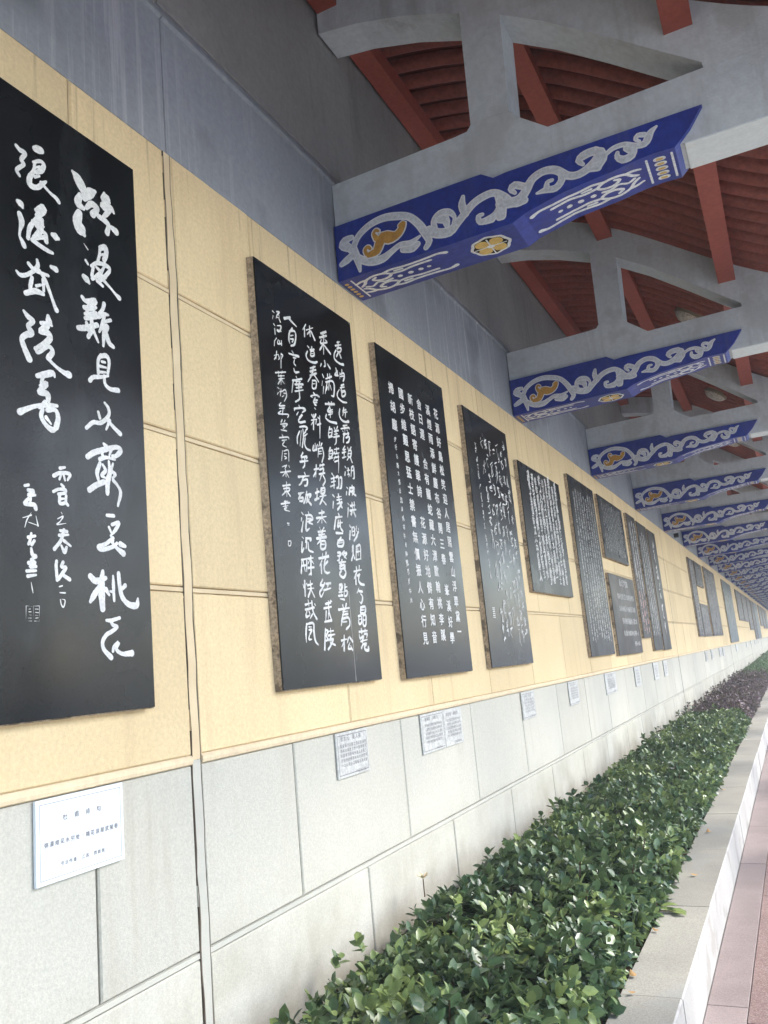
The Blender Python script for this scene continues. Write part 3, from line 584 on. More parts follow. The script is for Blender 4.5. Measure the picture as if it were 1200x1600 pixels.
# 2
s2 = make_stele(.98 * 1.55, .98 * 2.031, -.024 * .98, .985 * .98, 'stele', 'black panel with five columns of running script right of the crack in the yellow wall')
strokes = parse("3009,3140,7.1 3022,3136,7.2;3011,3119,6.4 3003,3100,7.1;3042,3149,8.7 3066,3155,7.3 3045,3134,7.2 3033,3113,7.2;3055,3143,7.3 3063,3132,7.3;3039,3121,5.8 3063,3126,7.3;3060,3120,7.3 3068,3109,8.7;3011,3079,7.1 3019,3073,7.1;3038,3080,7.2 3072,3089,7.3 3054,3058,8.6 3035,3055,7.2;3016,3059,6.4 3016,3032,7.1;3036,3060,5.7 3068,3063,6.5;3026,3017,6.4 3005,2994,7;3008,2998,6.3 3002,2972,6.3;3039,3013,7.1 3032,2992,7.1 3065,3003,8.6;3048,3011,6.4 3048,2997,6.4;3065,3017,6.5 3064,2995,6.5;2996,2925,6.3 3030,2941,6.4;3018,2951,7.1 3008,2913,7;3010,2924,5.6 2994,2906,6.3;3030,2938,6.4 3037,2925,6.4 3027,2914,6.4;3054,2949,6.4 3068,2948,6.5 3056,2928,6.4;3055,2954,6.4 3048,2904,5.7 3045,2880,5;2995,2844,6.2 3081,2872,6.5;3019,2856,6.3 3022,2844,5.6;3053,2869,5.7 3046,2851,5.7;3017,2835,6.3 3069,2851,6.4;3040,2844,6.4 3035,2800,6.3;3020,2822,6.3 3067,2838,6.4;3033,2821,5.6 3012,2797,6.3;3042,2824,5.6 3064,2811,6.4;3005,2779,6.2 3018,2775,6.3;3007,2756,6.2 2998,2744,6.2;3032,2779,7 3023,2745,7;3021,2763,6.3 3045,2772,6.3;3050,2776,6.3 3069,2784,6.4 3075,2759,7.1 3053,2727,5.6;3053,2764,6.3 3072,2769,6.4;3052,2753,5.6 3037,2744,6.3;3024,2714,6.3 3008,2695,6.9 3055,2707,6.3;3006,2682,6.9 3049,2695,6.3;3019,2674,6.2 2994,2656,6.2 3026,2661,6.2 3078,2671,6.4 3071,2656,5.6;3039,2692,5.6 3026,2658,5.5;3023,2634,6.2 3012,2621,6.2;3046,2637,6.3 3035,2624,6.2;3006,2610,6.8 3062,2625,7 3052,2613,6.3;3024,2606,6.2 3042,2608,6.2 3027,2594,6.2;3007,2585,6.2 3053,2590,6.3;3014,2563,6.2 3018,2559,6.2;2989,2545,6.1 3059,2563,7 3067,2557,6.3;3010,2537,6.1 3048,2548,6.2;3028,2536,6.2 3012,2517,6.1 3043,2513,6.9;3007,2491,6.8 2994,2443,6.7;3018,2491,6.1 3055,2501,6.2 3053,2452,6.9;3021,2479,5.5 3039,2483,5.5;3019,2468,5.4 3037,2464,5.5 3022,2456,5.4;2995,2416,6 3023,2426,6.1;3032,2430,6.1 3016,2412,6.1;3050,2431,6.2 3054,2424,6.2;2978,2388,7.3 3061,2408,7.6;3020,2408,6.1 3021,2378,5.4;3014,2392,5.4 2994,2374,5.4;3028,2394,5.4 3043,2377,5.5;3106,3139,14.8 3157,3162,12;3142,3155,13.5 3174,3144,12.1 3209,3135,16.8;3170,3112,10.5 3141,3080,10.4 3132,3044,10.4 3139,3027,8.9;3143,3089,8.9 3188,3104,10.6 3197,3082,10.6 3179,3037,12 3148,3019,8.9;3150,3069,7.5 3175,3080,7.5;3147,3052,7.4 3173,3060,7.5 3160,3042,7.5;3151,2995,8.9 3163,2988,8.9;3123,2974,10.3 3157,2978,8.9 3209,2986,13.6;3160,2965,8.9 3185,2970,7.5;3168,2957,8.9 3161,2938,7.4 3175,2931,7.4;3157,2910,7.4 3165,2896,10.4 3201,2907,13.5;3172,2876,8.9 3180,2868,7.4;3137,2847,8.8 3221,2879,9;3144,2852,8.8 3123,2787,7.2;3164,2852,7.4 3209,2862,7.5;3174,2861,7.4 3166,2831,7.4;3199,2862,7.5 3191,2838,8.9;3156,2834,8.8 3228,2854,10.6;3164,2820,7.4 3215,2837,9;3152,2800,8.8 3229,2827,7.5;3186,2837,8.9 3190,2794,8.9 3186,2772,8.9 3149,2749,7.3;3177,2740,8.8 3181,2730,7.4;3135,2713,11.6 3134,2702,8.7;3140,2715,8.7 3200,2732,10.4 3232,2732,12 3202,2711,8.9;3167,2705,8.8 3151,2688,7.3;3174,2680,10.2 3201,2700,10.3 3162,2664,8.7 3175,2657,10.2 3221,2672,11.9;3167,2634,10.2 3213,2647,10.3 3237,2644,10.4 3220,2629,8.9;3219,2624,8.9 3203,2610,8.8;3164,2612,8.7 3141,2580,10 3138,2551,8.6;3180,2620,8.8 3159,2542,7.2;3196,2629,8.8 3195,2592,8.8 3178,2541,8.7;3206,2600,8.8 3233,2616,8.9;3210,2590,10.3 3201,2561,10.2 3217,2541,10.3 3247,2540,10.4;3179,2515,8.7 3162,2496,8.6;3161,2490,11.5 3212,2503,11.7 3200,2487,8.7;3149,2467,11.4 3219,2485,13.2;3166,2486,8.6 3167,2465,8.6;3191,2496,10.2 3186,2458,10.1 3169,2442,10;3180,2421,8.6 3189,2412,8.6;3124,2393,11.3 3219,2414,11.7;3168,2400,10 3144,2368,9.9 3123,2355,8.4;3161,2384,8.5 3201,2393,11.6 3192,2366,11.5 3172,2360,8.6;3299,3176,11.1 3268,3140,10.9;3285,3151,9.4 3279,3109,9.4;3300,3148,11 3368,3183,11.3;3336,3180,9.6 3334,3128,9.6;3338,3158,9.6 3308,3130,7.9;3348,3156,11.2 3376,3124,14.5;3299,3068,9.4 3311,3063,9.4;3342,3076,9.5 3335,3062,9.5;3323,3055,9.5 3362,3069,9.6;3327,3048,9.5 3355,3059,9.6 3357,3037,9.6 3324,3024,9.5 3327,3045,7.9;3331,3038,6.3 3353,3046,6.4;3295,3038,9.4 3279,3013,9.3 3298,2994,10.9 3351,2998,12.7 3383,3012,14.5;3309,2957,9.4 3359,2981,12.7;3306,2940,10.9 3362,2965,9.5;3343,2976,11.1 3320,2930,11 3277,2881,12.3;3303,2919,10.9 3365,2948,11.1;3346,2932,11 3380,2910,14.3;3321,2902,9.4 3315,2861,9.3 3348,2870,9.4 3356,2906,9.5 3321,2899,7.8;3323,2883,6.2 3348,2891,6.3;3322,2838,9.3 3331,2832,9.4;3292,2813,10.8 3308,2812,7.7;3298,2817,9.2 3347,2833,9.4 3374,2832,12.7;3334,2816,9.4 3314,2788,9.3 3347,2797,9.4;3327,2803,7.8 3354,2810,7.8;3324,2780,10.8 3339,2781,10.9;3321,2762,10.8 3331,2758,9.3;3289,2721,9.2 3298,2712,9.2;3327,2733,9.3 3314,2713,9.2;3280,2692,9.1 3334,2710,9.3;3308,2726,9.2 3294,2651,9.1;3300,2691,7.6 3276,2669,9.1;3327,2703,7.7 3320,2684,7.7;3346,2721,7.8 3356,2718,7.8;3335,2682,9.3 3368,2696,9.4;3364,2734,9.4 3356,2671,9.3 3348,2619,6.2;3282,2570,9 3273,2544,9 3310,2557,9.1;3299,2584,9.1 3292,2550,7.5;3313,2576,7.6 3306,2551,7.6;3343,2599,9.2 3338,2579,9.2;3320,2583,7.6 3326,2576,7.6;3364,2598,7.8 3351,2581,7.7;3321,2562,9.2 3366,2576,9.3;3327,2563,9.2 3315,2520,9.1;3365,2573,9.3 3371,2541,9.3 3349,2502,7.7;3330,2550,7.6 3357,2558,7.7;3328,2539,7.6 3355,2545,7.7;3269,2452,8.9 3312,2465,9.1;3293,2478,10.5 3279,2417,8.9;3283,2444,7.5 3259,2418,8.9;3325,2481,9.1 3368,2494,9.3;3331,2487,9.1 3325,2473,7.6;3358,2495,9.2 3353,2478,7.7;3322,2461,9.1 3360,2474,9.2 3352,2456,9.2;3313,2438,9 3367,2453,9.2;3333,2436,9.1 3313,2406,7.5;3349,2439,9.2 3366,2415,9.2 3341,2389,9.1;3444,3179,11.6 3498,3206,11.8;3463,3194,10 3465,3177,10;3429,3153,11.5 3500,3186,11.8;3444,3147,8.3 3430,3127,8.2;3480,3161,8.4 3501,3153,10.1;3471,3179,11.7 3455,3074,11.6;3458,3127,10 3420,3086,9.8;3435,3123,9.9 3500,3150,10.1;3468,3125,10 3526,3099,15.2;3460,3040,11.6 3462,3017,11.5 3450,3008,8.2;3423,3014,9.8 3412,2997,9.7;3487,3031,11.6 3509,3017,15.1;3426,2960,9.7 3435,2948,8.1;3420,2924,8.1 3411,2898,9.7;3427,2897,8.1 3415,2857,9.6;3456,2946,9.8 3517,2975,10;3478,2975,9.9 3474,2951,8.2;3502,2985,10 3497,2957,8.3;3454,2928,9.8 3519,2952,10 3539,2934,11.8 3524,2877,11.7 3500,2870,8.3;3464,2925,9.8 3438,2866,9.7;3489,2940,8.3 3476,2893,8.2;3467,2908,8.2 3453,2887,8.1;3497,2922,8.3 3505,2901,10;3431,2810,11.3 3522,2832,13.3;3465,2827,9.8 3468,2810,8.1;3494,2837,9.9 3487,2815,8.2;3473,2806,9.8 3446,2776,9.7 3499,2798,9.9;3456,2773,8.1 3497,2786,8.2;3454,2761,8.1 3496,2776,8.2;3477,2798,8.2 3469,2750,9.7;3432,2756,9.6 3423,2737,9.6 3460,2728,11.3 3528,2735,14.9;3455,2699,9.7 3441,2678,9.6;3447,2683,9.6 3476,2692,9.7 3465,2658,9.7 3436,2649,9.6 3443,2679,9.6;3445,2668,6.4 3468,2674,6.5;3435,2640,9.6 3476,2655,9.7;3501,2706,8.2 3508,2696,8.2;3537,2720,8.3 3523,2702,8.2;3497,2685,9.8 3540,2700,9.9;3495,2670,9.8 3531,2681,9.9;3487,2654,9.7 3546,2673,9.9;3516,2695,9.9 3509,2636,9.8 3491,2616,8.1;3443,2592,9.6 3425,2569,9.5;3429,2572,9.5 3464,2582,9.6 3453,2552,9.6 3425,2543,9.5 3429,2569,9.5;3433,2560,6.3 3453,2565,6.4;3417,2531,9.4 3463,2545,9.6;3482,2591,8.1 3529,2605,8.2;3506,2604,9.8 3502,2578,8.1;3484,2569,8.1 3531,2584,8.2;3486,2580,8.1 3472,2567,8;3487,2558,9.7 3466,2532,9.6;3474,2547,8 3522,2562,8.2;3518,2576,9.8 3515,2524,8.1 3505,2477,6.4;3477,2528,8 3507,2539,8.1;3610,3186,12.2 3642,3200,10.6;3588,3161,10.4 3652,3187,12.4;3623,3193,10.5 3618,3161,10.5;3604,3151,10.4 3649,3168,10.6 3639,3146,10.6 3607,3135,10.4 3603,3147,8.7;3619,3137,10.5 3590,3104,10.4;3625,3133,10.5 3639,3113,12.3;3590,3137,8.7 3568,3109,10.3 3569,3082,12 3620,3074,12.2 3660,3081,15.9;3573,3035,10.3 3575,3015,10.3 3555,2994,10.2 3591,3002,10.3;3586,3024,10.3 3585,3006,8.6;3612,3023,10.4 3606,2988,10.3;3610,3013,10.4 3655,3032,10.5 3654,3005,12.3 3641,2986,10.4;3637,3045,10.5 3630,3004,10.4;3610,3001,8.6 3648,3015,8.7;3612,2954,10.3 3644,2968,10.4;3603,2939,10.3 3648,2956,10.5;3624,2957,10.4 3607,2925,10.3;3607,2925,10.3 3651,2940,10.5;3611,2918,10.3 3653,2932,10.5 3645,2909,10.4 3614,2897,10.3 3615,2915,8.6;3590,2927,8.5 3565,2899,10.1 3569,2877,10.1 3615,2868,12 3660,2875,13.9;3621,2837,10.3 3608,2810,10.2;3606,2818,8.5 3644,2833,10.4;3612,2808,10.2 3601,2790,8.5;3620,2813,10.3 3655,2824,10.4;3635,2813,10.3 3628,2788,8.6;3577,2820,10.1 3566,2788,10.1 3585,2766,11.8 3626,2764,12 3661,2775,15.6;3598,2737,10.1 3642,2751,10.3;3571,2716,11.7 3658,2741,10.3 3662,2734,10.3;3616,2741,10.2 3611,2710,8.5;3587,2708,7.6 3594,2704,7.6;3636,2722,7.7 3641,2716,7.7;3590,2691,10.1 3615,2701,10.2 3594,2680,10.1;3594,2683,10.1 3585,2649,10;3620,2698,10.2 3652,2711,10.3 3630,2685,10.2;3617,2679,10.2 3655,2692,10.3 3642,2664,10.2 3618,2653,8.5;3597,2631,10.1 3569,2606,10;3575,2607,10 3606,2617,10.1;3588,2612,10 3578,2570,10;3563,2590,9.9 3604,2603,8.4;3562,2564,9.9 3599,2577,10;3626,2629,8.5 3630,2621,8.5;3664,2639,8.6 3646,2624,8.5;3629,2612,10.2 3660,2621,10.3 3652,2590,10.2 3623,2582,10.1 3628,2609,8.5;3630,2599,6.8 3651,2604,6.8;3626,2576,8.4 3608,2561,8.4;3647,2580,10.2 3661,2559,11.9;3581,2522,8.3 3592,2515,8.3;3577,2495,8.3 3570,2477,9.9;3612,2519,10 3607,2489,10;3598,2505,8.3 3629,2513,8.4;3600,2485,8.3 3619,2491,8.4 3610,2475,8.3;3650,2531,10.2 3672,2538,10.2 3669,2482,11.9 3652,2473,8.5;3650,2531,10.2 3635,2482,10.1;3650,2514,6.8 3666,2518,6.8;2990,2331,7.7 3049,2345,7.9;3021,2352,7.8 3015,2287,7.8;2994,2319,6.9 3042,2329,7.9 3034,2315,7 2999,2309,6.9;3010,2309,6.9 2979,2288,7.7;3022,2310,6.9 3043,2294,7.8;2992,2262,6.8 3022,2268,6.9;2965,2248,7.6 3035,2263,7.8;2999,2266,6.8 2998,2240,6.8;2978,2239,6.8 3019,2248,6.9;3006,2238,7.7 2988,2227,7.6 3030,2224,8.6;3003,2169,5.1 3020,2171,5.1;3006,2162,5.1 3019,2163,5.1;3001,2091,5.9 3021,2093,6 3017,2075,5.9 3000,2072,5.9 3001,2088,5.9;3116,2315,10.8 3161,2328,10.9;3136,2321,10.8 3113,2292,10.7;3126,2297,9 3151,2302,10.9 3143,2286,10.8 3120,2282,9;3187,2336,11 3169,2296,10.9 3154,2278,10.9;3178,2318,11 3223,2328,11.2 3208,2312,9.3;3197,2320,9.2 3180,2291,11;3201,2301,11.1 3173,2280,10.9;3187,2296,11 3216,2280,14.8;3129,2232,10.7 3140,2224,10.8;3125,2206,8.9 3120,2192,8.9;3136,2194,8.9 3117,2147,12.4;3186,2243,11 3191,2233,11;3158,2223,10.8 3209,2229,11 3219,2211,11.1 3166,2194,10.9;3171,2224,9.1 3155,2157,12.6 3187,2167,10.9;3168,2208,9.1 3207,2214,9.2;3185,2193,9.1 3216,2190,12.9;3117,2121,8.8 3128,2115,8.9;3114,2098,8.8 3104,2053,10.5 3124,2071,8.8;3149,2118,10.7 3193,2122,10.9 3185,2112,10.9;3153,2105,10.7 3143,2072,10.7;3165,2100,10.8 3166,2068,10.8 3203,2061,14.5;3149,2115,8.9 3143,2101,8.9;3099,2018,10.5 3148,2028,10.6;3098,2011,10.4 3087,1960,10.4;3141,2021,10.6 3134,1970,10.5;3110,2012,8.7 3122,1969,8.7;3095,1992,8.7 3138,1998,8.8;3154,2028,10.7 3199,2035,10.9;3178,2040,10.8 3169,1959,12.5;3151,2006,8.9 3166,2023,8.9;3184,2021,9 3198,2009,9;3148,1986,10.6 3199,1993,12.6;3170,1966,12.5 3150,1955,8.8;3110,1927,10.4 3106,1862,10.4;3095,1911,8.6 3100,1899,10.4;3126,1916,8.7 3131,1906,8.7;3137,1910,10.5 3175,1918,10.7;3158,1930,10.6 3157,1895,10.6 3130,1859,10.4;3132,1894,10.5 3184,1899,10.7;3159,1892,8.8 3185,1859,12.4;3101,1824,10.3 3163,1835,10.6;3127,1844,10.4 3130,1819,10.4;3098,1802,10.3 3172,1814,10.6;3157,1841,10.5 3163,1794,10.5 3189,1764,12.4;3109,1796,8.6 3099,1772,12 3130,1778,10.4;3127,1797,10.4 3133,1785,8.7;3180,1830,10.6 3185,1823,10.6;3155,1785,8.7 3134,1766,8.7;3100,1741,11.9 3089,1701,11.9 3087,1665,13.5;3100,1741,11.9 3155,1744,12.2 3156,1707,12.2 3162,1670,12.2 3184,1652,15.7;3117,1729,8.6 3141,1729,8.7;3115,1716,8.6 3139,1716,10.4 3124,1701,10.3;3118,1695,10.3 3109,1677,10.2 3133,1676,10.3;3264,2340,11.4 3298,2352,11.5;3283,2364,11.5 3273,2315,11.4 3252,2307,11.3 3293,2320,9.5;3321,2370,11.6 3355,2378,11.8 3347,2353,11.7 3317,2346,11.6 3320,2367,9.7;3322,2359,7.7 3347,2365,7.8;3301,2329,11.5 3363,2344,11.8;3335,2334,11.6 3311,2307,11.5 3295,2291,11.4;3325,2315,11.6 3356,2299,13.6;3282,2248,11.4 3330,2259,11.6;3256,2222,11.2 3347,2241,13.5;3311,2264,11.5 3301,2204,11.4;3298,2227,9.5 3262,2202,11.2;3312,2229,9.5 3342,2210,11.6;3278,2181,9.4 3283,2171,9.4;3318,2185,9.5 3303,2174,9.5;3262,2159,11.2 3329,2171,11.5;3266,2146,11.2 3320,2155,11.4;3244,2127,13 3331,2143,13.4;3303,2170,11.4 3276,2124,11.2 3243,2101,11.1;3281,2118,11.2 3273,2084,11.2 3313,2089,11.3 3319,2121,11.4 3281,2118,9.4;3286,2104,7.5 3312,2107,7.6;3249,2036,11.1 3337,2053,13.3;3286,2062,11.2 3281,2032,9.3;3319,2068,11.4 3308,2037,9.4;3274,2028,11.1 3251,2003,11;3265,2011,11.1 3261,1971,11;3326,2028,11.3 3290,2006,11.2;3300,2030,11.2 3289,1986,11.2 3311,1974,13.1 3338,1979,13.2;3267,1942,11 3243,1915,10.9 3269,1916,11;3284,1927,9.2 3254,1899,11 3232,1882,10.9 3242,1863,10.9 3271,1887,9.2;3296,1924,11.1 3337,1929,11.3;3316,1925,11.2 3299,1901,11.1;3272,1894,11 3337,1906,13.2;3275,1832,11 3322,1840,11.2;3259,1812,10.9 3326,1821,13;3303,1846,11.1 3302,1797,11.1 3317,1765,9.2;3324,1849,9.3 3336,1844,9.4;3277,1800,11 3266,1758,10.9;3294,1791,9.2 3289,1758,9.2;3256,1752,12.7 3318,1759,12.9;3257,1720,10.8 3237,1631,12.5;3257,1717,10.8 3281,1710,10.9 3259,1691,10.8 3276,1675,10.9 3256,1669,9;3303,1723,11 3303,1701,11;3288,1710,10.9 3328,1713,11.1;3278,1691,10.9 3338,1697,11.1;3304,1688,11 3281,1669,10.9;3295,1672,10.9 3321,1675,11 3291,1646,10.9 3269,1631,10.8;3293,1659,10.9 3334,1649,14.8;3438,2462,10.1 3450,2454,10.2;3426,2435,12.1 3471,2448,12.3;3426,2418,12.1 3468,2430,12.2;3413,2394,14 3457,2410,12.2;3454,2451,12.2 3447,2393,12.1;3478,2451,12.3 3501,2457,12.4 3495,2407,12.3 3476,2397,10.2;3515,2454,10.4 3533,2458,12.5 3521,2408,12.4 3502,2398,10.3;3430,2355,10 3443,2348,10.1;3429,2323,10 3419,2290,11.9;3468,2350,12.2 3513,2361,12.4;3463,2335,12.1 3514,2347,12.4;3485,2367,12.3 3490,2328,12.3 3511,2306,12.3;3463,2317,12.1 3515,2332,12.4;3506,2320,10.3 3465,2289,12.1;3469,2269,12.1 3475,2263,10.1;3437,2247,12 3503,2260,12.2;3440,2248,12 3416,2189,11.8;3463,2237,12.1 3451,2204,12 3471,2213,10.1;3458,2222,10 3502,2231,10.2;3481,2239,10.1 3479,2203,12.1 3498,2188,12.2;3431,2172,13.9 3496,2177,14.2;3475,2154,12 3446,2137,11.9;3444,2137,11.9 3435,2112,11.9 3485,2115,12.1 3497,2142,12.1 3446,2137,11.9;3444,2125,9.9 3488,2131,10.1;3429,2077,11.8 3458,2081,11.9 3448,2065,11.9 3423,2062,9.8;3441,2061,9.9 3438,2044,9.8 3416,2039,9.8;3495,2090,12.1 3471,2074,12;3479,2078,12 3520,2083,12.2 3489,2058,12;3485,2071,10 3511,2056,10.1;3435,2030,11.8 3501,2040,12.1;3466,2046,11.9 3438,2003,11.8;3440,2016,11.8 3491,2023,12 3481,2009,11.9;3437,1999,11.8 3488,2009,14;3480,2005,11.9 3494,1986,12 3466,1962,13.8 3430,1975,11.7 3450,1993,11.8;3421,1924,11.6 3446,1928,11.7 3442,1908,11.7 3418,1903,11.6 3421,1922,9.7;3436,1928,9.8 3429,1874,11.6;3411,1890,9.6 3447,1894,9.8;3404,1873,11.5 3444,1877,11.7;3416,1860,9.6 3455,1858,9.8;3474,1930,11.9 3469,1902,9.8;3472,1916,9.9 3494,1920,9.9;3461,1895,9.8 3490,1900,11.9 3484,1879,9.9 3460,1875,9.8 3461,1894,9.8;3394,1809,13.3 3498,1820,13.8;3436,1830,11.6 3440,1817,9.7;3472,1838,11.8 3462,1821,9.8;3431,1800,11.6 3480,1804,11.8;3425,1786,11.5 3478,1791,11.8;3446,1810,9.7 3418,1766,11.5 3406,1737,11.4;3418,1766,11.5 3482,1774,11.8 3488,1740,11.8 3451,1720,11.6;3422,1753,7.7 3462,1755,7.8;3397,1668,11.3 3450,1674,11.5;3425,1690,11.5 3414,1623,13.3;3421,1664,9.5 3396,1641,11.3;3465,1680,11.6 3450,1657,11.5;3477,1683,11.7 3502,1663,13.7;3475,1657,11.6 3454,1631,11.5 3485,1630,11.6;3480,1643,9.7 3495,1623,11.7;3579,2417,10.6 3590,2411,10.6;3575,2395,9.5 3568,2379,11.6;3612,2419,12.8 3598,2383,12.7;3612,2419,12.8 3659,2427,13 3650,2416,10.8;3638,2434,10.8 3632,2403,10.7;3616,2401,10.7 3656,2409,10.8 3629,2384,12.9;3631,2396,10.7 3668,2389,13;3575,2336,10.5 3588,2329,10.5;3575,2311,10.5 3562,2266,12.5;3603,2326,12.7 3651,2337,12.9;3621,2343,12.8 3619,2306,12.8;3645,2350,12.9 3638,2312,12.8;3594,2301,12.7 3657,2315,12.9;3613,2296,10.6 3599,2282,12.7;3632,2297,10.7 3645,2280,12.8;3574,2225,10.4 3583,2217,10.4;3575,2196,10.4 3562,2156,12.4;3598,2217,12.6 3591,2176,12.5;3598,2214,10.5 3621,2219,10.6 3618,2183,10.5 3596,2178,10.5;3599,2197,8.4 3618,2201,8.4;3646,2229,10.7 3641,2203,10.6;3628,2213,9.5 3622,2205,9.5;3664,2220,9.7 3666,2213,9.7;3661,2202,12.8 3636,2174,12.7 3606,2151,10.5;3585,2119,12.5 3576,2093,12.4;3592,2126,12.5 3584,2083,10.4 3564,2053,12.3;3589,2083,10.4 3596,2063,10.4;3626,2122,12.6 3610,2057,12.5;3626,2124,12.6 3667,2133,12.8 3661,2064,14.8;3621,2097,10.5 3658,2104,10.6;3640,2116,9.5 3638,2080,9.5;3614,2058,10.4 3657,2066,10.6;3578,1998,12.3 3659,2012,12.7;3607,2021,12.5 3607,1996,10.4;3639,2030,12.6 3632,2005,10.5;3602,1992,12.4 3574,1963,12.3;3591,1971,12.4 3588,1939,12.3;3607,1979,10.4 3639,1988,10.5;3631,1987,12.5 3618,1958,12.5 3638,1941,14.6 3673,1938,16.9;3610,1915,12.4 3591,1894,12.3;3608,1905,12.4 3646,1903,12.5;3629,1891,12.4 3645,1875,12.5 3627,1846,12.4 3611,1852,9.3;3616,1825,12.3 3663,1829,12.5 3657,1801,12.5 3611,1797,12.3 3616,1823,12.3;3618,1812,8.2 3655,1814,8.3;3585,1782,12.2 3613,1784,12.3 3610,1751,12.3 3582,1748,12.1 3588,1781,10.2;3634,1787,12.4 3662,1788,12.5 3653,1741,12.4 3626,1741,12.3 3634,1784,10.3;3589,1767,8.1 3610,1769,8.2;3633,1764,8.2 3655,1765,8.3;3579,1707,12.1 3663,1713,12.4;3603,1719,12.2 3603,1700,10.2;3642,1720,12.4 3635,1701,10.3;3576,1693,12.1 3580,1676,12.1 3612,1686,10.2;3629,1696,12.3 3660,1698,12.4 3649,1679,12.4;3585,1662,14.1 3655,1670,14.4;3620,1686,12.2 3599,1659,12.1;3606,1652,12.2 3587,1631,12.1;3605,1648,12.1 3643,1651,12.3 3617,1634,12.2 3630,1620,14.3 3660,1620,16.5 3660,1634,12.4")
i0 = 0
for n_ in [6, 4, 5, 6, 8, 7, 4, 5, 4, 4, 7, 2, 4, 5, 10, 5, 7, 5, 4, 6, 6, 7, 7, 9, 11, 10, 9, 3, 11, 8, 10, 12, 7, 6, 6, 6, 9, 11, 8, 5, 5, 3, 8, 8, 6, 11, 7, 8, 5, 7, 5, 8, 7, 5, 7, 8, 7, 7, 7, 3, 10, 8, 8, 7, 7, 8, 9, 8, 7, 3, 6, 9]:
    paint('character', [[(a / 1000, b / 1000, c / 1000) for a, b, c in taper(st)] for st in strokes[i0:i0 + n_]], face(XF), M['ink_white'], s2, wob=.12, lift=.0008, d=.00001, step=.5, grow=.0001)
    i0 += n_
obj('slab_joint', *[[(XF * D + .0003, (1.845) * D, -.022 * D + Z0), (XF * D + .0003, 1.8465 * D, -.022 * D + Z0), (XF * D + .0003, 1.8465 * D, .20 * D + Z0), (XF * D + .0003, 1.8455 * D, .20 * D + Z0)], [(0, 1, 2, 3)]], M['ink_pale'], s2)
# 3
s3 = make_stele(.98 * 2.19, .98 * 2.731, -.031 * .98, .978 * .98, 'stele', 'black panel with six neat columns of square clerical characters')
grid_text(s3, [('花源好鳥松笑迎人居照雲山浮翠黛一', 2.588, .840, .098, .038), ('溪煙雨添鮮塵布谷開三春 峯溪好學', 2.517, .838, .080, .038), ('舍日遲 合有龍蛇藏大澤歐翰桃李蹊', 2.444, .838, .088, .038),
               ('新枝語寄護華詩 花源好地僻有知音', 2.373, .838, .083, .038), ('國步維艱思猛士禁書無價振人心行見', 2.302, .838, .079, .038), ('掃胡塵', 2.230, .836, .722, .038)], 0, bold=.03, each=True)
grid_text(s3, [('步行忘路之遠近忽逢桃花林夾岸數百步中無', 2.224, .675, .19, .017)], 1, bold=.03, name='signature_line')
def fill_cols(y0, y1, zt_, zb, n, per, size, jag=0):
    out = []; k = int(rng.integers(0, 60))
    for i in range(n):
        yc = y1 - (i + .5) * (y1 - y0) / n; t = zt_ + rng.uniform(-1, 1) * jag; b = zb + rng.uniform(-1, 1) * jag
        m = max(2, int(round(per * (t - b) / (zt_ - zb)))); out.append(((POEM * 4)[k:k + m], yc, t, b, size)); k += m
    return out
# 4
s4 = make_stele(.98 * 2.937, .98 * 3.474, -.03 * .98, .966 * .98, 'stele', 'black panel of loose spidery grass script between the clerical panel and the shorter panel')
def grass(cols, w, rough=1.):
    """wild cursive: chains of looping thin strokes down each column"""
    out = []
    for (_, yc, t, b, size) in cols:
        z = t
        while z > b:
            h = size * rng.uniform(.7, 1.7); wd = size * rng.uniform(.5, .85)
            for k in range(rng.integers(2, 5)):
                n = rng.integers(3, 6); u = rng.uniform(-.5, .5, n); v = np.sort(rng.uniform(-.5, .5, n))[::-1]
                if rng.random() < .3: v = v[0] + rng.uniform(-.08, .12, n) + .2 * u
                out.append([((yc + u[i] * wd + .1 * v[i] * wd) * D, (z - h / 2 + v[i] * h) * D + Z0, w * rng.uniform(.5, 1.35)) for i in range(n)])
            z -= h * 1.18
            if rng.random() < .2: z -= size * .5
    return out
paint('inscription', grass(fill_cols(3.03, 3.375, .875, .07, 7, 17, .050, .04), .0068), face(XF), M['ink_white'], s4, lift=.0008, d=.00001, step=.8, kind='stuff')
paint('signature_line', grass(fill_cols(2.955, 3.00, .80, .30, 1, 16, .026, .02), .0045), face(XF), M['ink_white'], s4, lift=.0008, d=.00001, step=.8, kind='stuff')
V, F = [], []
paint('seal', [[(2.955 * D + .012 * a, .185 * D + Z0 - b * .013, .006), (2.955 * D + .012 * a + .02, .185 * D + Z0 - b * .013, .006)] for a in (0, 2) for b in range(6)], face(XF), M['ink_white'], s4, d=.00002)
# 5
s5 = make_stele(.98 * 3.615, .98 * 4.360, .277 * .98, .877 * .98, 'stele_mid', 'shorter squarish black panel with dense running script and bare yellow slabs beneath it')
grid_text(s5, fill_cols(3.66, 4.20, .825, .345, 9, 13, .046, .03), 1, bold=.03, each=True)
# 6
s6 = make_stele(.98 * 4.605, .98 * 5.265, -.036 * .98, .983 * .98, 'stele_mid', 'tall black panel with many fine columns of small script just before the two stacked panels')
grid_text(s6, fill_cols(4.57, 5.13, .88, .07, 9, 26, .032, .02), 1, bold=.0)
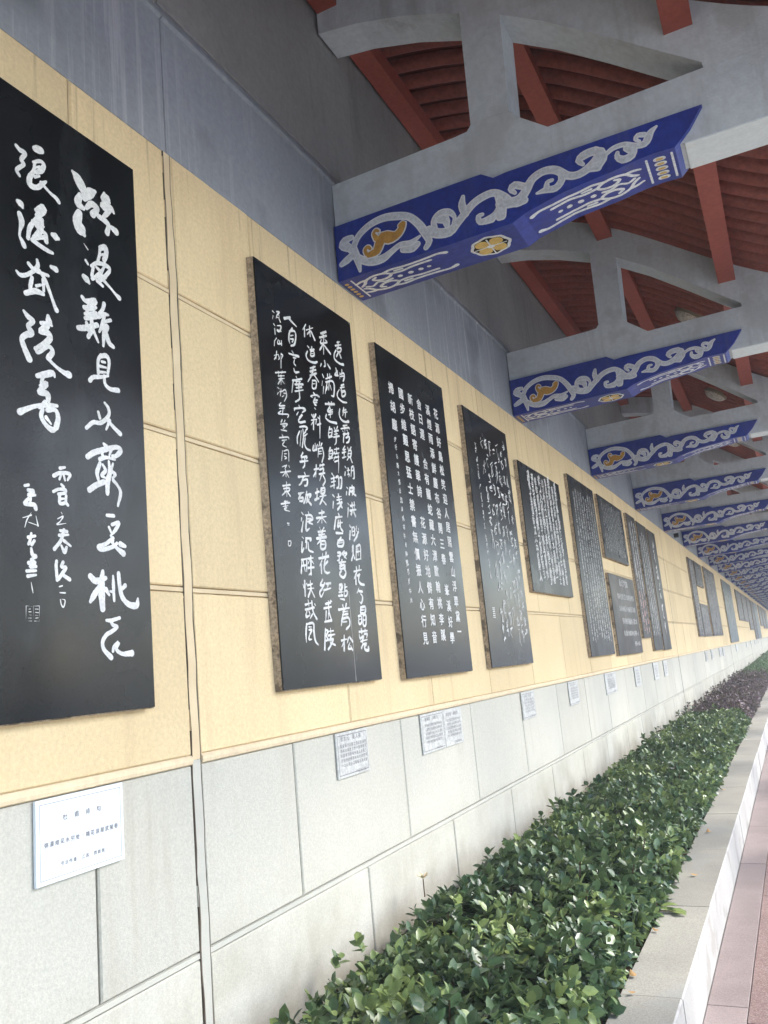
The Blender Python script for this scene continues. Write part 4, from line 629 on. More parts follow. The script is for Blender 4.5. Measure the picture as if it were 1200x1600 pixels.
# 7, 8 stacked
s7 = make_stele(.98 * 5.40, .98 * 6.25, .575 * .98, .985 * .98, 'stele_mid', 'square black panel of close columns, the upper one of the stacked pair')
grid_text(s7, fill_cols(5.37, 6.05, .925, .62, 12, 13, .026, .01), 1, bold=.0)
s8 = make_stele(.98 * 5.40, .98 * 6.31, -.050 * .98, .470 * .98, 'stele_brown', 'brownish panel with faded horizontal lines of writing, the lower one of the stacked pair')
G = []
for r, (z, y0, y1, s) in enumerate([(.415, 5.62, 5.92, .05), (.325, 5.5, 6.1, .04), (.245, 5.5, 6.1, .04), (.165, 5.55, 6.1, .04), (.085, 5.55, 6.1, .035), (.015, 5.9, 6.1, .03)]):
    n = int((y1 - y0) / (s * .95)); 
    for i in range(n): G.append((POEM[(r * 11 + i) % len(POEM)], (y0 + (i + .5) * (y1 - y0) / n) * D, z * D + Z0, s * D, 1))
text_obj('inscription', G, face(XF), M['ink_pale'], s8, .03)
# 9 10 11 slim trio
s9 = make_stele(.98 * 6.45, .98 * 6.82, .052 * .98, .995 * .98, 'stele_far', 'narrow panel with reddish lower lettering, first of the three slim panels')
grid_text(s9, fill_cols(6.36, 6.66, .90, .42, 3, 11, .055, .02), 1, 'ink_pale', bold=.03)
grid_text(s9, fill_cols(6.36, 6.66, .37, .12, 3, 5, .055, .02), 1, 'ink_red', bold=.04, name='red_lettering')
s10 = make_stele(.98 * 6.90, .98 * 7.37, -.050 * .98, .985 * .98, 'stele_far', 'narrow panel with small faded script, middle one of the three slim panels')
grid_text(s10, fill_cols(6.8, 7.18, .86, .10, 4, 18, .045, .03), 1, 'ink_pale', bold=.03)
s11 = make_stele(.98 * 7.43, .98 * 7.88, -.057 * .98, .980 * .98, 'stele_far', 'narrow panel with one line of big white cursive, last of the three slim panels')
paint('inscription', grass([('', 7.52, .84, .08, .10)], .030), face(XF), M['ink_white'], s11, lift=.0008, d=.00003, kind='stuff')
# far ones
FARS = [(10.52, 11.10, .04, .98, 'stele_far', 'thin dark panel beside the small high panel, after the bare yellow stretch', 3, 18),
        (11.18, 12.08, .675, .985, 'stele_far', 'small high panel above a bare square of yellow wall', 6, 9),
        (11.16, 12.18, .035, .445, 'stele_brown', 'low brown panel with pale horizontal patches beneath the bare yellow square', 6, 7),
        (12.42, 14.15, .035, 1.0, 'stele_far', 'broad mottled dark panel just before the pale greenish one', 12, 20),
        (15.70, 17.95, -.10, 1.0, 'stele_green', 'pale greenish slate panel with hardly any visible writing', 0, 0),
        (19.4, 21.3, .33, .99, 'stele_far', 'wide shorter panel following the greenish slate one', 12, 12),
        (21.5, 23.5, .33, .99, 'stele_brown', 'brownish panel second after the greenish slate one', 12, 12),
        (23.7, 25.6, .13, .99, 'stele_far', 'dark panel third after the greenish one, hanging lower', 12, 14),
        (26.1, 27.7, -.13, .98, 'stele_far', 'tall distant panel reaching lowest near the far end', 0, 0),
        (27.9, 30.6, -.13, .98, 'stele_green', 'wide blue-green distant panel near the far end', 0, 0),
        (31.8, 34.4, .28, 1.0, 'stele_brown', 'distant brown panel, third from the far end of the wall', 0, 0),
        (34.8, 37.6, .2, 1.0, 'stele_far', 'distant dark panel, second from the far end of the wall', 0, 0),
        (38.0, 41.0, .2, .98, 'stele_far', 'the last and farthest dark panel on the wall', 0, 0)]
for (a, b, z0, z1, mn, lab, nc, per) in FARS:
    s = make_stele(a * .98, b * .98, z0 * .98, z1 * .98, mn, lab)
    if nc: grid_text(s, fill_cols(a * .98 + .08, b * .98 - .08, (z1 - .09) * .98, (z0 + .07) * .98, nc, per, (b - a) / nc * .62, .02), 1, 'ink_pale', bold=0)

# ------------------------------------------------------------------ caption plates on the grey base
PG = 'small caption plates under the panels'
def plate(y0, y1, z0, z1, mname, label, lines, framed=True, ink='plate_ink', tilt=0., thick=.010):
    xb = .0005; cy = (y0 + y1) / 2 * D; root = empty('caption_plate', (xb, cy, z0 * D + Z0), label, 'caption plate', PG)
    V, F = slabvf(y0 * D, y1 * D, z0 * D + Z0, z1 * D + Z0, xb, xb + thick, .0012); obj('plate', V, F, M[mname], root)
    xf = lambda u, w, off: (xb + thick + off, u, w)
    if framed:
        m = .012; ys = (y0 * D + m, y1 * D - m); zs = (z0 * D + Z0 + m, z1 * D + Z0 - m); t = .0016 if y0 < 1.5 else .003
        L = []
        for (a, b, c, d) in ((ys[0], ys[1], zs[0], zs[0] + t), (ys[0], ys[1], zs[1] - t, zs[1]), (ys[0], ys[0] + t, zs[0] + t, zs[1] - t), (ys[1] - t, ys[1], zs[0] + t, zs[1] - t)):
            L.append(([xf(a, c, .0006), xf(b, c, .0006), xf(b, d, .0006), xf(a, d, .0006)], [(0, 1, 2, 3)]))
        V, F = joinvf(L); obj('border_line', V, F, M[ink], root)
    G = []
    for (s, fy, fz, size) in lines:
        n = len(s)
        for i, c in enumerate(s):
            if c != ' ': G.append((c, (y0 + (y1 - y0) * fy) * D + (i - (n - 1) / 2) * size * 1.12, (z0 + (z1 - z0) * fz) * D + Z0, size * .95, 0))
    if G: text_obj('lettering', G, xf, M[ink], root, bold=.015 if y0 < 1.5 else .0)
    return root
plate(.885, 1.056, -.252, -.1365, 'plate_new', 'clean white caption plate under the huge cursive panel', [('杜 甫 诗 句', .50, .74, .0185), ('弥漫难见水穷处，桃花浪屋武陵春', .50, .46, .0165), ('书法作者 江苏 费新我', .50, .20, .0135)])
def para(n, per, size, k0=0):
    L = [(POEM[k0:k0 + 3] + ' ' + POEM[k0 + 5:k0 + 8], .45, .86, size * 1.35)]
    for r in range(n): L.append((POEM[k0 + 10 + r * per:k0 + 10 + r * per + per], .52, .70 - r * .105, size))
    L.append((POEM[k0 + 3:k0 + 8], .70, .08, size * .9)); return L
plate(1.75, 1.910, -.240, -.1365, 'plate_old', 'weathered grey caption plate under the five-column running script panel', para(5, 12, .019, 0), thick=.007)
plate(2.245, 2.417, -.247, -.1365, 'plate_old', 'left half of the doubled caption plates under the clerical panel', para(5, 12, .018, 20), thick=.007)
plate(2.420, 2.568, -.247, -.1375, 'plate_old', 'right half of the doubled caption plates under the clerical panel', para(5, 11, .018, 34), framed=False, thick=.007)
plate(3.232, 3.412, -.243, -.1385, 'plate_old', 'grey caption plate under the grass script panel', para(5, 12, .018, 8), thick=.007)
plate(3.99, 4.19, -.248, -.1385, 'plate_old', 'grey caption plate under the shorter squarish panel', para(5, 12, .02, 15), thick=.007)
plate(4.84, 5.16, -.255, -.1385, 'plate_old', 'wide grey caption plate under the tall fine-column panel', para(5, 14, .025, 25), thick=.007)
for (a, b, lab) in ((5.80, 6.0, 'small caption plate under the stacked pair of panels'), (6.63, 6.86, 'caption plate under the first slim panel'), (7.17, 7.38, 'caption plate under the middle slim panel')):
    plate(a, b, -.265, -.1385, 'plate_old', lab, [(POEM[i * 9:i * 9 + 7], .5, .8 - i * .15, .03) for i in range(5)], framed=False, thick=.012)
for i, (a, w) in enumerate(((10.7, .22), (11.5, .25), (12.8, .4), (13.4, .3), (16.5, .5), (20.2, .5), (22.3, .5), (24.5, .5), (26.8, .5))):
    labs = ['far caption plate under the thin dark panel after the bare yellow stretch', 'far caption plate under the low brown panel', 'left one of two far caption plates under the broad mottled panel', 'right one of two far caption plates under the broad mottled panel',
            'far caption plate under the pale greenish slate panel', 'tiny caption plate under the wide shorter distant panel', 'tiny caption plate under the second panel after the greenish one', 'tiny caption plate under the third panel after the greenish one', 'tiny caption plate under the tall distant panel']
    plate(a, a + w, -.26, -.1385, 'plate_old', labs[i], [(POEM[k * 9:k * 9 + 6], .5, .8 - k * .15, .05) for k in range(5)] if i < 4 else [], framed=False, thick=.014)
# small black pipe end poking from the grey beam
pp = empty('drain_pipe', (0, 9.45 * D, 1.125 * D + Z0), 'short black pipe end sticking out of the grey beam past the slim panels', 'pipe')
a = np.linspace(0, 2 * PI, 13)[:-1]; V = [(x, 9.45 * D + r * math.cos(t), 1.125 * D + Z0 + r * math.sin(t)) for x, r in ((.0, .045), (.09, .045), (.09, .032), (.02, .032)) for t in a]
F = [(12 * k + i, 12 * k + (i + 1) % 12, 12 * k + 12 + (i + 1) % 12, 12 * k + 12 + i)[::-1] for k in range(3) for i in range(12)]
obj('pipe_tube', V, F, M['black'], pp, smooth=False)

# ------------------------------------------------------------------ roof trusses
BAY = 1.66; T0 = 1.99
CB = [(.0, 1.905), (.13, 1.883), (.28, 1.838), (.44, 1.772), (.555, 1.712), (.673, 1.636), (.80, 1.538), (.912, 1.448), (1.022, 1.3605)]     # chord underside
RC = [(-.02, 2.085), (.14, 2.055), (.28, 2.01), (.42, 1.958), (.56, 1.89), (.70, 1.80), (.84, 1.695), (.98, 1.592), (1.12, 1.500), (1.28, 1.43), (1.46, 1.388), (1.66, 1.366), (1.86, 1.358)]   # rafter centre line
RCF = np.polyfit([p[0] for p in RC], [p[1] for p in RC], 5)
def rc(x): return float(np.polyval(RCF, x))
RR = .029
def wm(P): return [(u * D, w * D + Z0) for u, w in P]
def make_truss(Y):
    root = empty('roof_truss', (0, Y * D, 1.09 * D + Z0))
    y0, y1 = Y * D, (Y + .122) * D
    top = [(x, rc(x) - RR - .004) for x in np.linspace(0.002, 1.80, 34)]
    # tie beam: left part up to the post, right part to the column; bottom hides behind the casing
    prism('tie_beam', wm([(.002, 1.125), (.94, 1.170), (1.80, 1.170), (1.80, 1.255), (1.62, 1.30), (1.30, 1.335), (1.024, 1.3445), (.640, 1.3375), (.562, 1.400), (.545, 1.424), (.437, 1.424), (.425, 1.408), (.39, 1.405), (.002, 1.397)]), 'Y', y0, y1, M['concrete'], root)
    prism('white_soffit_strip', wm([(.955, 1.1660), (1.395, 1.1660), (1.395, 1.1695), (.955, 1.1695)]), 'Y', y0, y1, M['white_soffit'], root)  # strip under the tie beam, whiter than the concrete around it
    prism('king_post', wm([(.437, 1.4245), (.545, 1.4245), (.555, 1.7115), (.54, 1.7205), (.444, 1.770)]), 'Y', y0 + .0, y1, M['concrete'], root)
    prism('top_chord', wm([(.002, 1.905)] + CB[1:4] + [(.4445, 1.7705), (.5555, 1.712)] + CB[5:] + [(1.024, 1.3450), (1.30, 1.3355), (1.62, 1.3005), (1.80, 1.2555)] + top[::-1]), 'Y', y0, y1, M['concrete'], root)
    box('column', (1.40 * D, y0 + .003, 0), (1.52 * D, y1 - .003, 1.1655 * D + Z0), M['concrete'], root)
    # blue painted casing
    f, bk = (Y - .015) * D, (Y + .135) * D
    Pb = [(.004, 1.087), (.52, 1.098), (.552, 1.112), (.575, 1.118), (.60, 1.1235), (.66, 1.137), (.72, 1.143), (.78, 1.148), (.84, 1.157), (.885, 1.160), (.932, 1.158), (.972, 1.197), (1.006, 1.243), (.52, 1.2435), (.484, 1.240), (.452, 1.262), (.38, 1.2615), (.004, 1.2575)]
    cas = prism('painted_casing', wm(Pb), 'Y', f, bk, M['blue'], root)
    to_front = lambda u, w, off: (u, f - off, w)
    def m3(L): return [[(a / 1000, b / 1000, c / 1000) for a, b, c in st] for st in parse(L)]
    SC, BT = "113,3753,34.1 150,3809,36.1 221,3850,37.8 304,3863,41.3 383,3848,42.8 449,3822,38.5 497,3767,41.9 526,3712,43.4 547,3652,35.6 526,3623,28.2;108,3814,30.3 66,3810,40.6 45,3783,34.5 82,3758,36.3;36,3680,30.3 71,3695,42.3 106,3713,38.1;112,3748,46.2 133,3677,39.9 141,3611,15.9;69,3787,36.4 104,3741,40.2;138,3690,33.9 171,3660,41.6 220,3640,45.2 281,3639,44.8 333,3661,32.9 385,3682,30.8 443,3674,32.4 498,3695,13.3;399,3652,34.5 430,3644,38.1 454,3642,39.9 482,3656,32.2;553,3708,54.6 597,3679,52.2 662,3667,49.9 707,3699,42.3 753,3736,40.3 804,3775,40.1 861,3794,39.8 915,3794,37.7 964,3756,37.3 1010,3701,33.4 1062,3702,34.9;586,3702,28.1 584,3750,31.9 618,3782,33.7 669,3774,33.4 696,3738,20.3 687,3706,16.6;615,3749,37.4 647,3739,46.5 652,3703,27.8;753,3829,20.3 743,3787,38.6 755,3735,42.1;934,3767,35.7 940,3718,40.9 914,3679,40.9 872,3665,35.8 827,3665,30.6 820,3698,23.5 842,3701,18;953,3705,35.5 941,3658,39;889,3657,30.3 854,3659,30.5;933,3727,37.8 979,3715,50.7 1035,3715,50.3 1076,3751,44.5 1110,3796,40.7 1167,3818,38.6 1228,3805,40 1284,3754,37.7 1335,3743,37.4 1389,3761,42.4 1427,3785,49.3 1449,3806,49.2;1066,3775,35.3 1022,3798,37.5 1001,3783,30.1 1020,3756,16.8;927,3656,33.9 940,3701,41.5;1255,3774,36.1 1251,3742,34.3 1218,3713,34.4 1168,3719,29.2 1125,3717,11;1175,3728,31 1182,3756,20.1 1206,3759,16.4;1449,3819,40.4 1410,3834,40.7 1365,3828,41 1342,3811,30.4 1360,3786,17.8;1425,3834,40.6 1455,3794,45.6 1427,3754,40.4;1388,3754,35.3 1426,3745,35.1;1470,3798,19.2 1508,3815,22.6 1558,3815,24.2 1604,3791,27.4 1645,3785,32.3 1664,3805,35.6 1680,3831,28.8 1708,3850,10.1;1651,3830,23.9 1623,3837,22.3 1610,3821,17.1 1627,3807,10.2;1593,3781,39.4 1582,3748,36 1541,3743,36.2 1519,3766,26 1522,3785,17.3;1563,3792,25.9 1582,3776,34.3", "190,3689,13.9 185,3715,13.9 202,3726,12.9 215,3712,9.9;204,3680,25.7 250,3687,39.2 269,3721,45.1 294,3752,54.8 331,3740,58.4 371,3739,38.7 403,3765,30.9 419,3796,17.4 396,3787,11.6;257,3758,25.6 243,3788,12.8 257,3805,11.8 271,3796,9.8"
    paint('scroll_outline', m3(SC), to_front, M['scroll_edge'], cas, grow=.0015, lift=.0008, d=.00001)
    paint('scroll', m3(SC), to_front, M['scroll'], cas, grow=-.0055, lift=.0030, d=.00005)
    paint('bat_outline', m3(BT), to_front, M['scroll_edge'], cas, grow=.010, lift=.0055, d=.0001)
    paint('gold_bat', m3(BT), to_front, M['gold'], cas, grow=.003, lift=.0075, d=.0002)
    # underside ornaments follow the casing's lower profile
    bx = [p[0] for p in Pb[:11]]; bz = [p[1] for p in Pb[:11]]
    def under(u, w, off): return (u, w, float(np.interp(u / D, bx, bz)) * D + Z0 - off)
    yc = (Y + .060) * D; hw = .060 * D
    def knot(x0, x1):
        X = lambda t: (x0 + (x1 - x0) * t) * D; Yv = lambda v: yc + hw * v; w = .019
        S = []
        for s in (1, -1):
            S += [[(X(0), Yv(.12 * s), w * .8), (X(.05), Yv(.30 * s), w), (X(.10), Yv(.62 * s), w), (X(.20), Yv(.78 * s), w), (X(.30), Yv(.70 * s), w), (X(.36), Yv(.45 * s), w), (X(.31), Yv(.22 * s), w), (X(.22), Yv(.20 * s), w), (X(.16), Yv(.42 * s), w), (X(.20), Yv(.58 * s), w * .8)],
                  [(X(.30), Yv(.74 * s), w), (X(.40), Yv(.84 * s), w), (X(.55), Yv(.76 * s), w), (X(.75), Yv(.78 * s), w), (X(.90), Yv(.84 * s), w), (X(.98), Yv(.72 * s), w * 1.5)],
                  [(X(.37), Yv(.46 * s), w), (X(.48), Yv(.40 * s), w), (X(.62), Yv(.50 * s), w), (X(.80), Yv(.50 * s), w)],
                  [(X(.42), Yv(.62 * s), w), (X(.5), Yv(.6 * s), w * .8)],
                  [(X(-.03), Yv(.5 * s), w * .8), (X(.04), Yv(.62 * s), w), (X(.10), Yv(.62 * s), w)]]
        S += [[(X(.04), Yv(0), w), (X(.10), Yv(.12), w * .8), (X(.18), Yv(-.10), w * .8), (X(.26), Yv(.05), w), (X(.33), Yv(0), w)], [(X(.42), Yv(0), w * 1.5)], [(X(.54), Yv(0), w * 1.6)], [(X(.65), Yv(0), w * 1.5)], [(X(.74), Yv(0), w * 1.2)]]
        return S
    paint('white_knot', knot(.045, .325), under, M['white_paint'], cas, d=.00005, kind='stuff')
    paint('white_knot', knot(.835, .560), under, M['white_paint'], cas, d=.00005, kind='stuff')
    # flower medallion
    cx = .435 * D; R = .055 * D
    def ring(rx, ry, lobes=0, amp=0, n=32): return [(cx + rx * (1 + amp * math.cos(lobes * t)) * math.cos(t), yc + ry * (1 + amp * math.cos(lobes * t)) * math.sin(t)) for t in np.linspace(0, 2 * PI, n + 1)[:-1]]
    def disc(name, L, off, m):
        V = [under(u, w, off) for u, w in L]; obj(name, V, [tuple(range(len(V)))[::-1]], m, cas)
    disc('medallion_rim', ring(R * 1.02, R * .95, 8, .04), .002, M['white_paint'])
    disc('medallion_field', ring(R * .86, R * .80, 8, .05), .003, M['crack'])
    pet = []
    for k in range(4):
        t = k * PI / 2 + PI / 4
        pet.append([(cx + R * .30 * math.cos(t), yc + R * .28 * math.sin(t), R * .50), (cx + R * .50 * math.cos(t), yc + R * .47 * math.sin(t), R * .72)])
    paint('gold_petal', pet, under, M['gold_pale'], cas, kind='stuff', lift=.0045, d=.0001)
    paint('medallion_cross', [[(cx - R * .8, yc, .008), (cx + R * .8, yc, .008)], [(cx, yc - R * .75, .008), (cx, yc + R * .75, .008)], [(cx - .006, yc, .03), (cx + .006, yc, .03)]], under, M['white_paint'], cas, lift=.006, d=.0003)
    # beaded band and end stripes
    bars = [[(x * D, yc - hw * .95, .011), (x * D, yc + hw * .95, .011)] for x in (.862, .922)] + [[(.036 * D, yc - hw, .010), (.036 * D, yc + hw, .010)]]
    for b_ in bars: paint('white_stripe', [b_], under, M['white_paint'], cas)
    paint('bead_outline', [[(.892 * D - .012, yc + hw * v, .034), (.892 * D + .012, yc + hw * v, .034)] for v in (-.75, -.38, 0, .38, .75)], under, M['white_paint'], cas, lift=.002, kind='stuff')
    paint('gold_bead', [[(.892 * D - .008, yc + hw * v, .018), (.892 * D + .008, yc + hw * v, .018)] for v in (-.75, -.38, 0, .38, .75)], under, M['gold_pale'], cas, kind='stuff', lift=.004)
    paint('gold_bead', [[(.016 * D, yc + hw * v, .024)] for v in (-.8, -.5, -.2, .1, .4, .7)], under, M['gold_pale'], cas, kind='stuff', lift=.002)
    return root
def copy_tree(o, parent=None):
    c = o.copy(); col.objects.link(c); c.parent = parent
    for ch in list(o.children): copy_tree(ch, c)
    return c
truss = make_truss(T0)
NT = 28
labs = {0: 'nearest painted truss in full view, its whole blue casing and knots showing', 1: 'second painted truss, directly beyond the nearest complete one',
        2: 'third painted truss along the corridor, above the tall fine-column panel', 3: 'fourth painted truss, landing above the three slim panels', 4: 'fifth painted truss, landing just before the black pipe end',
        5: 'sixth painted truss, first beyond the black pipe end', 6: 'seventh painted truss, second beyond the black pipe end', 7: 'eighth painted truss, third beyond the black pipe end'}
TG = 'painted roof trusses along the corridor'
for k in range(-1, NT):
    o = truss if k == 0 else copy_tree(truss)
    o.location = (0, (T0 + BAY * k) * D, 1.09 * D + Z0)
    tag(o, labs.get(k, 'small far painted truss in the crowded blue rows down the corridor' if k > 0 else 'painted truss overhead, outside the picture'), 'roof truss', TG)

# ------------------------------------------------------------------ roof: purlins, rafters, boards
roof = empty('corridor_roof', (0, 0, 1.3 * D + Z0), 'red-brown roof of purlins and round rafters over the corridor', 'roof')
Yr0, Yr1 = -1.5, T0 + BAY * (NT - 1) + .3
for (x0, x1, zb) in ((.0045, .072, 1.973), (.486, .553, 1.814), (.950, 1.018, 1.466), (1.42, 1.487, 1.290)):
    zt_ = min(rc(x0), rc(x1)) - RR + .004
    ys = [Yr0] + [T0 + BAY * k for k in range(-1, NT)] + [Yr1]
    for a, b in zip(ys[:-1], ys[1:]):     # spans between the trusses
        aa = a + .1225 if a > Yr0 else a
        V, F = boxvf((x0 * D, aa * D, zb * D + Z0), (x1 * D, (b - .0005) * D, zt_ * D + Z0)); obj('purlin', V, F, M['red'], roof)
# rafters: round ribs following the curved line
prof = []; xs = np.linspace(-.012, 1.86, 22)
for x in xs:
    dz = (rc(x + .01) - rc(x - .01)) / .02; L = math.hypot(1, dz); prof.append((x, rc(x), -dz / L, 1 / L))
SEG = 8
def rafter_vf(yc):
    V, F = [], []
    for (x, z, nx, nz) in prof:
        for k in range(SEG):
            t = PI + PI * k / (SEG - 1)              # lower half
            V.append(((x + nx * RR * math.sin(t)) * D, (yc + RR * math.cos(t)) * D, (z + nz * RR * math.sin(t)) * D + Z0))
    n = len(prof)
    for i in range(n - 1):
        for k in range(SEG - 1): F.append((SEG * i + k, SEG * i + k + 1, SEG * i + SEG + k + 1, SEG * i + SEG + k)[::-1])
    F += [tuple(range(SEG)), tuple(SEG * (n - 1) + k for k in range(SEG))[::-1]]
    return V, F
V, F = rafter_vf(0); V = np.array(V); at = np.array([0, 0, 1.3 * D + Z0]); rme = mesh('rafter', V - at, F, True); rme.materials.append(M['rafter'])
RP = .0945; yy = Yr0 + .05; nr = 0; farL = []
while yy < Yr1:
    tr_ = (yy - T0) % BAY
    if yy < 9.0: link('rafter', rme, None, roof, (0, yy * D, 1.3 * D + Z0)); nr += 1
    else: farL.append(yy)
    yy += RP
VV = []; FF = []
V0 = V; F0 = np.array([f for f in F if len(f) == 4])
VV = np.vstack([V0 + np.array([0, y_ * D, 0]) for y_ in farL]); FF = np.vstack([F0 + i * len(V0) for i in range(len(farL))])
link('far_rafters', mesh_np('far_rafters', VV - np.array([0, farL[0] * D, 1.3 * D + Z0]), FF, smooth=True), M['rafter'], roof, (0, farL[0] * D, 1.3 * D + Z0), kind='stuff')
bot = [((x - .002 * nx) * D, (z + .004) * D + Z0) for (x, z, nx, nz) in prof]; topp = [((x + nx * .10) * D, (z + nz * .10) * D + Z0) for (x, z, nx, nz) in prof]
topp2 = [((x + nx * .015) * D, (z + nz * .02) * D + Z0) for (x, z, nx, nz) in prof]
prism('roof_boards', bot + topp2[::-1], 'Y', Yr0 * D, Yr1 * D, M['deck'], roof)
prism('roof_tiles', [(u, w + .002) for u, w in topp2] + topp[::-1], 'Y', Yr0 * D, Yr1 * D, M['tile'], roof)
# ceiling lamps, one per bay from the second bay on
def make_lamp():
    x, z = .775, rc(.775) - RR; sl = (rc(.8) - rc(.75)) / .05; a = math.atan(sl)
    root = empty('ceiling_lamp', (x * D, 0, z * D + Z0)); root.rotation_euler = (0, -a, 0)
    n = 20; th = np.linspace(0, 2 * PI, n + 1)[:-1]
    V, F = [], []
    for (r, h) in ((.150, .012), (.158, -.03), (.140, -.036)): V += [(r * math.cos(t), r * math.sin(t), h) for t in th]
    for k in range(2):
        for i in range(n): F.append((n * k + i, n * k + (i + 1) % n, n * k + n + (i + 1) % n, n * k + n + i)[::-1])
    me = mesh('rim', V, F, True); o = bpy.data.objects.new('rim', me); me.materials.append(M['bronze']); o.parent = root; col.objects.link(o)
    V, F = [], []
    for k, (r, h) in enumerate(((.140, -.034), (.125, -.062), (.095, -.082), (.05, -.094))):
        V += [(r * (1 + .02 * (i % 2)) * math.cos(t), r * (1 + .02 * (i % 2)) * math.sin(t), h) for i, t in enumerate(th)]
    V.append((0, 0, -.098))
    for k in range(3):
        for i in range(n): F.append((n * k + i, n * k + (i + 1) % n, n * k + n + (i + 1) % n, n * k + n + i)[::-1])
    for i in range(n): F.append((3 * n + i, len(V) - 1, 3 * n + (i + 1) % n))
    me = mesh('glass_dome', V, F, True); o = bpy.data.objects.new('glass_dome', me); me.materials.append(M['lamp_glass']); o.parent = root; col.objects.link(o)
    return root
lamp = make_lamp()
for i, k in enumerate(range(1, 9)):
    o = lamp if i == 0 else copy_tree(lamp)
    o.location = (lamp.location.x, (T0 + BAY * (k + .56)) * D, lamp.location.z)
    tag(o, {0: 'pale oval ceiling lamp on the rafters seen through the second truss', 1: 'pale ceiling lamp on the rafters seen through the third truss'}.get(i, 'unlit ceiling lamp hidden high in a farther bay'), 'ceiling lamp', 'unlit ceiling lamps between the trusses')

# ------------------------------------------------------------------ hedges
def leaf_shape(fine):
    if fine:
        V = np.array([(0, 0, 0), (-.22, .20, .03), (0, .20, -.02), (.22, .20, .03), (-.31, .50, .05), (0, .52, -.04), (.31, .50, .05), (-.20, .80, .01), (0, .80, -.06), (.20, .80, .01), (0, 1.0, -.12)])
        F = [(0, 2, 1), (0, 3, 2), (1, 2, 5), (1, 5, 4), (2, 3, 6), (2, 6, 5), (4, 5, 8), (4, 8, 7), (5, 6, 9), (5, 9, 8), (7, 8, 10), (8, 9, 10)]
    else:
        V = np.array([(0, 0, 0), (-.29, .32, .04), (0, .45, -.04), (.29, .32, .04), (-.25, .70, .03), (.25, .70, .03), (0, 1.0, -.10)])
        F = [(0, 2, 1), (0, 3, 2), (1, 2, 4), (2, 3, 5), (2, 6, 4), (2, 5, 6)]
    return V, np.array(F)
def lumps(X, Y, seed):
    r = np.random.default_rng(seed); s = 0
    for f, a in ((1.3, .5), (3.1, .3), (6.5, .25), (13, .15)):
        p = r.uniform(0, 6.28, 3); s = s + a * np.sin(f * Y + p[0] + 1.3 * np.sin(f * X * 1.7 + p[1])) * np.cos(f * X * 1.1 + p[2])
    return s
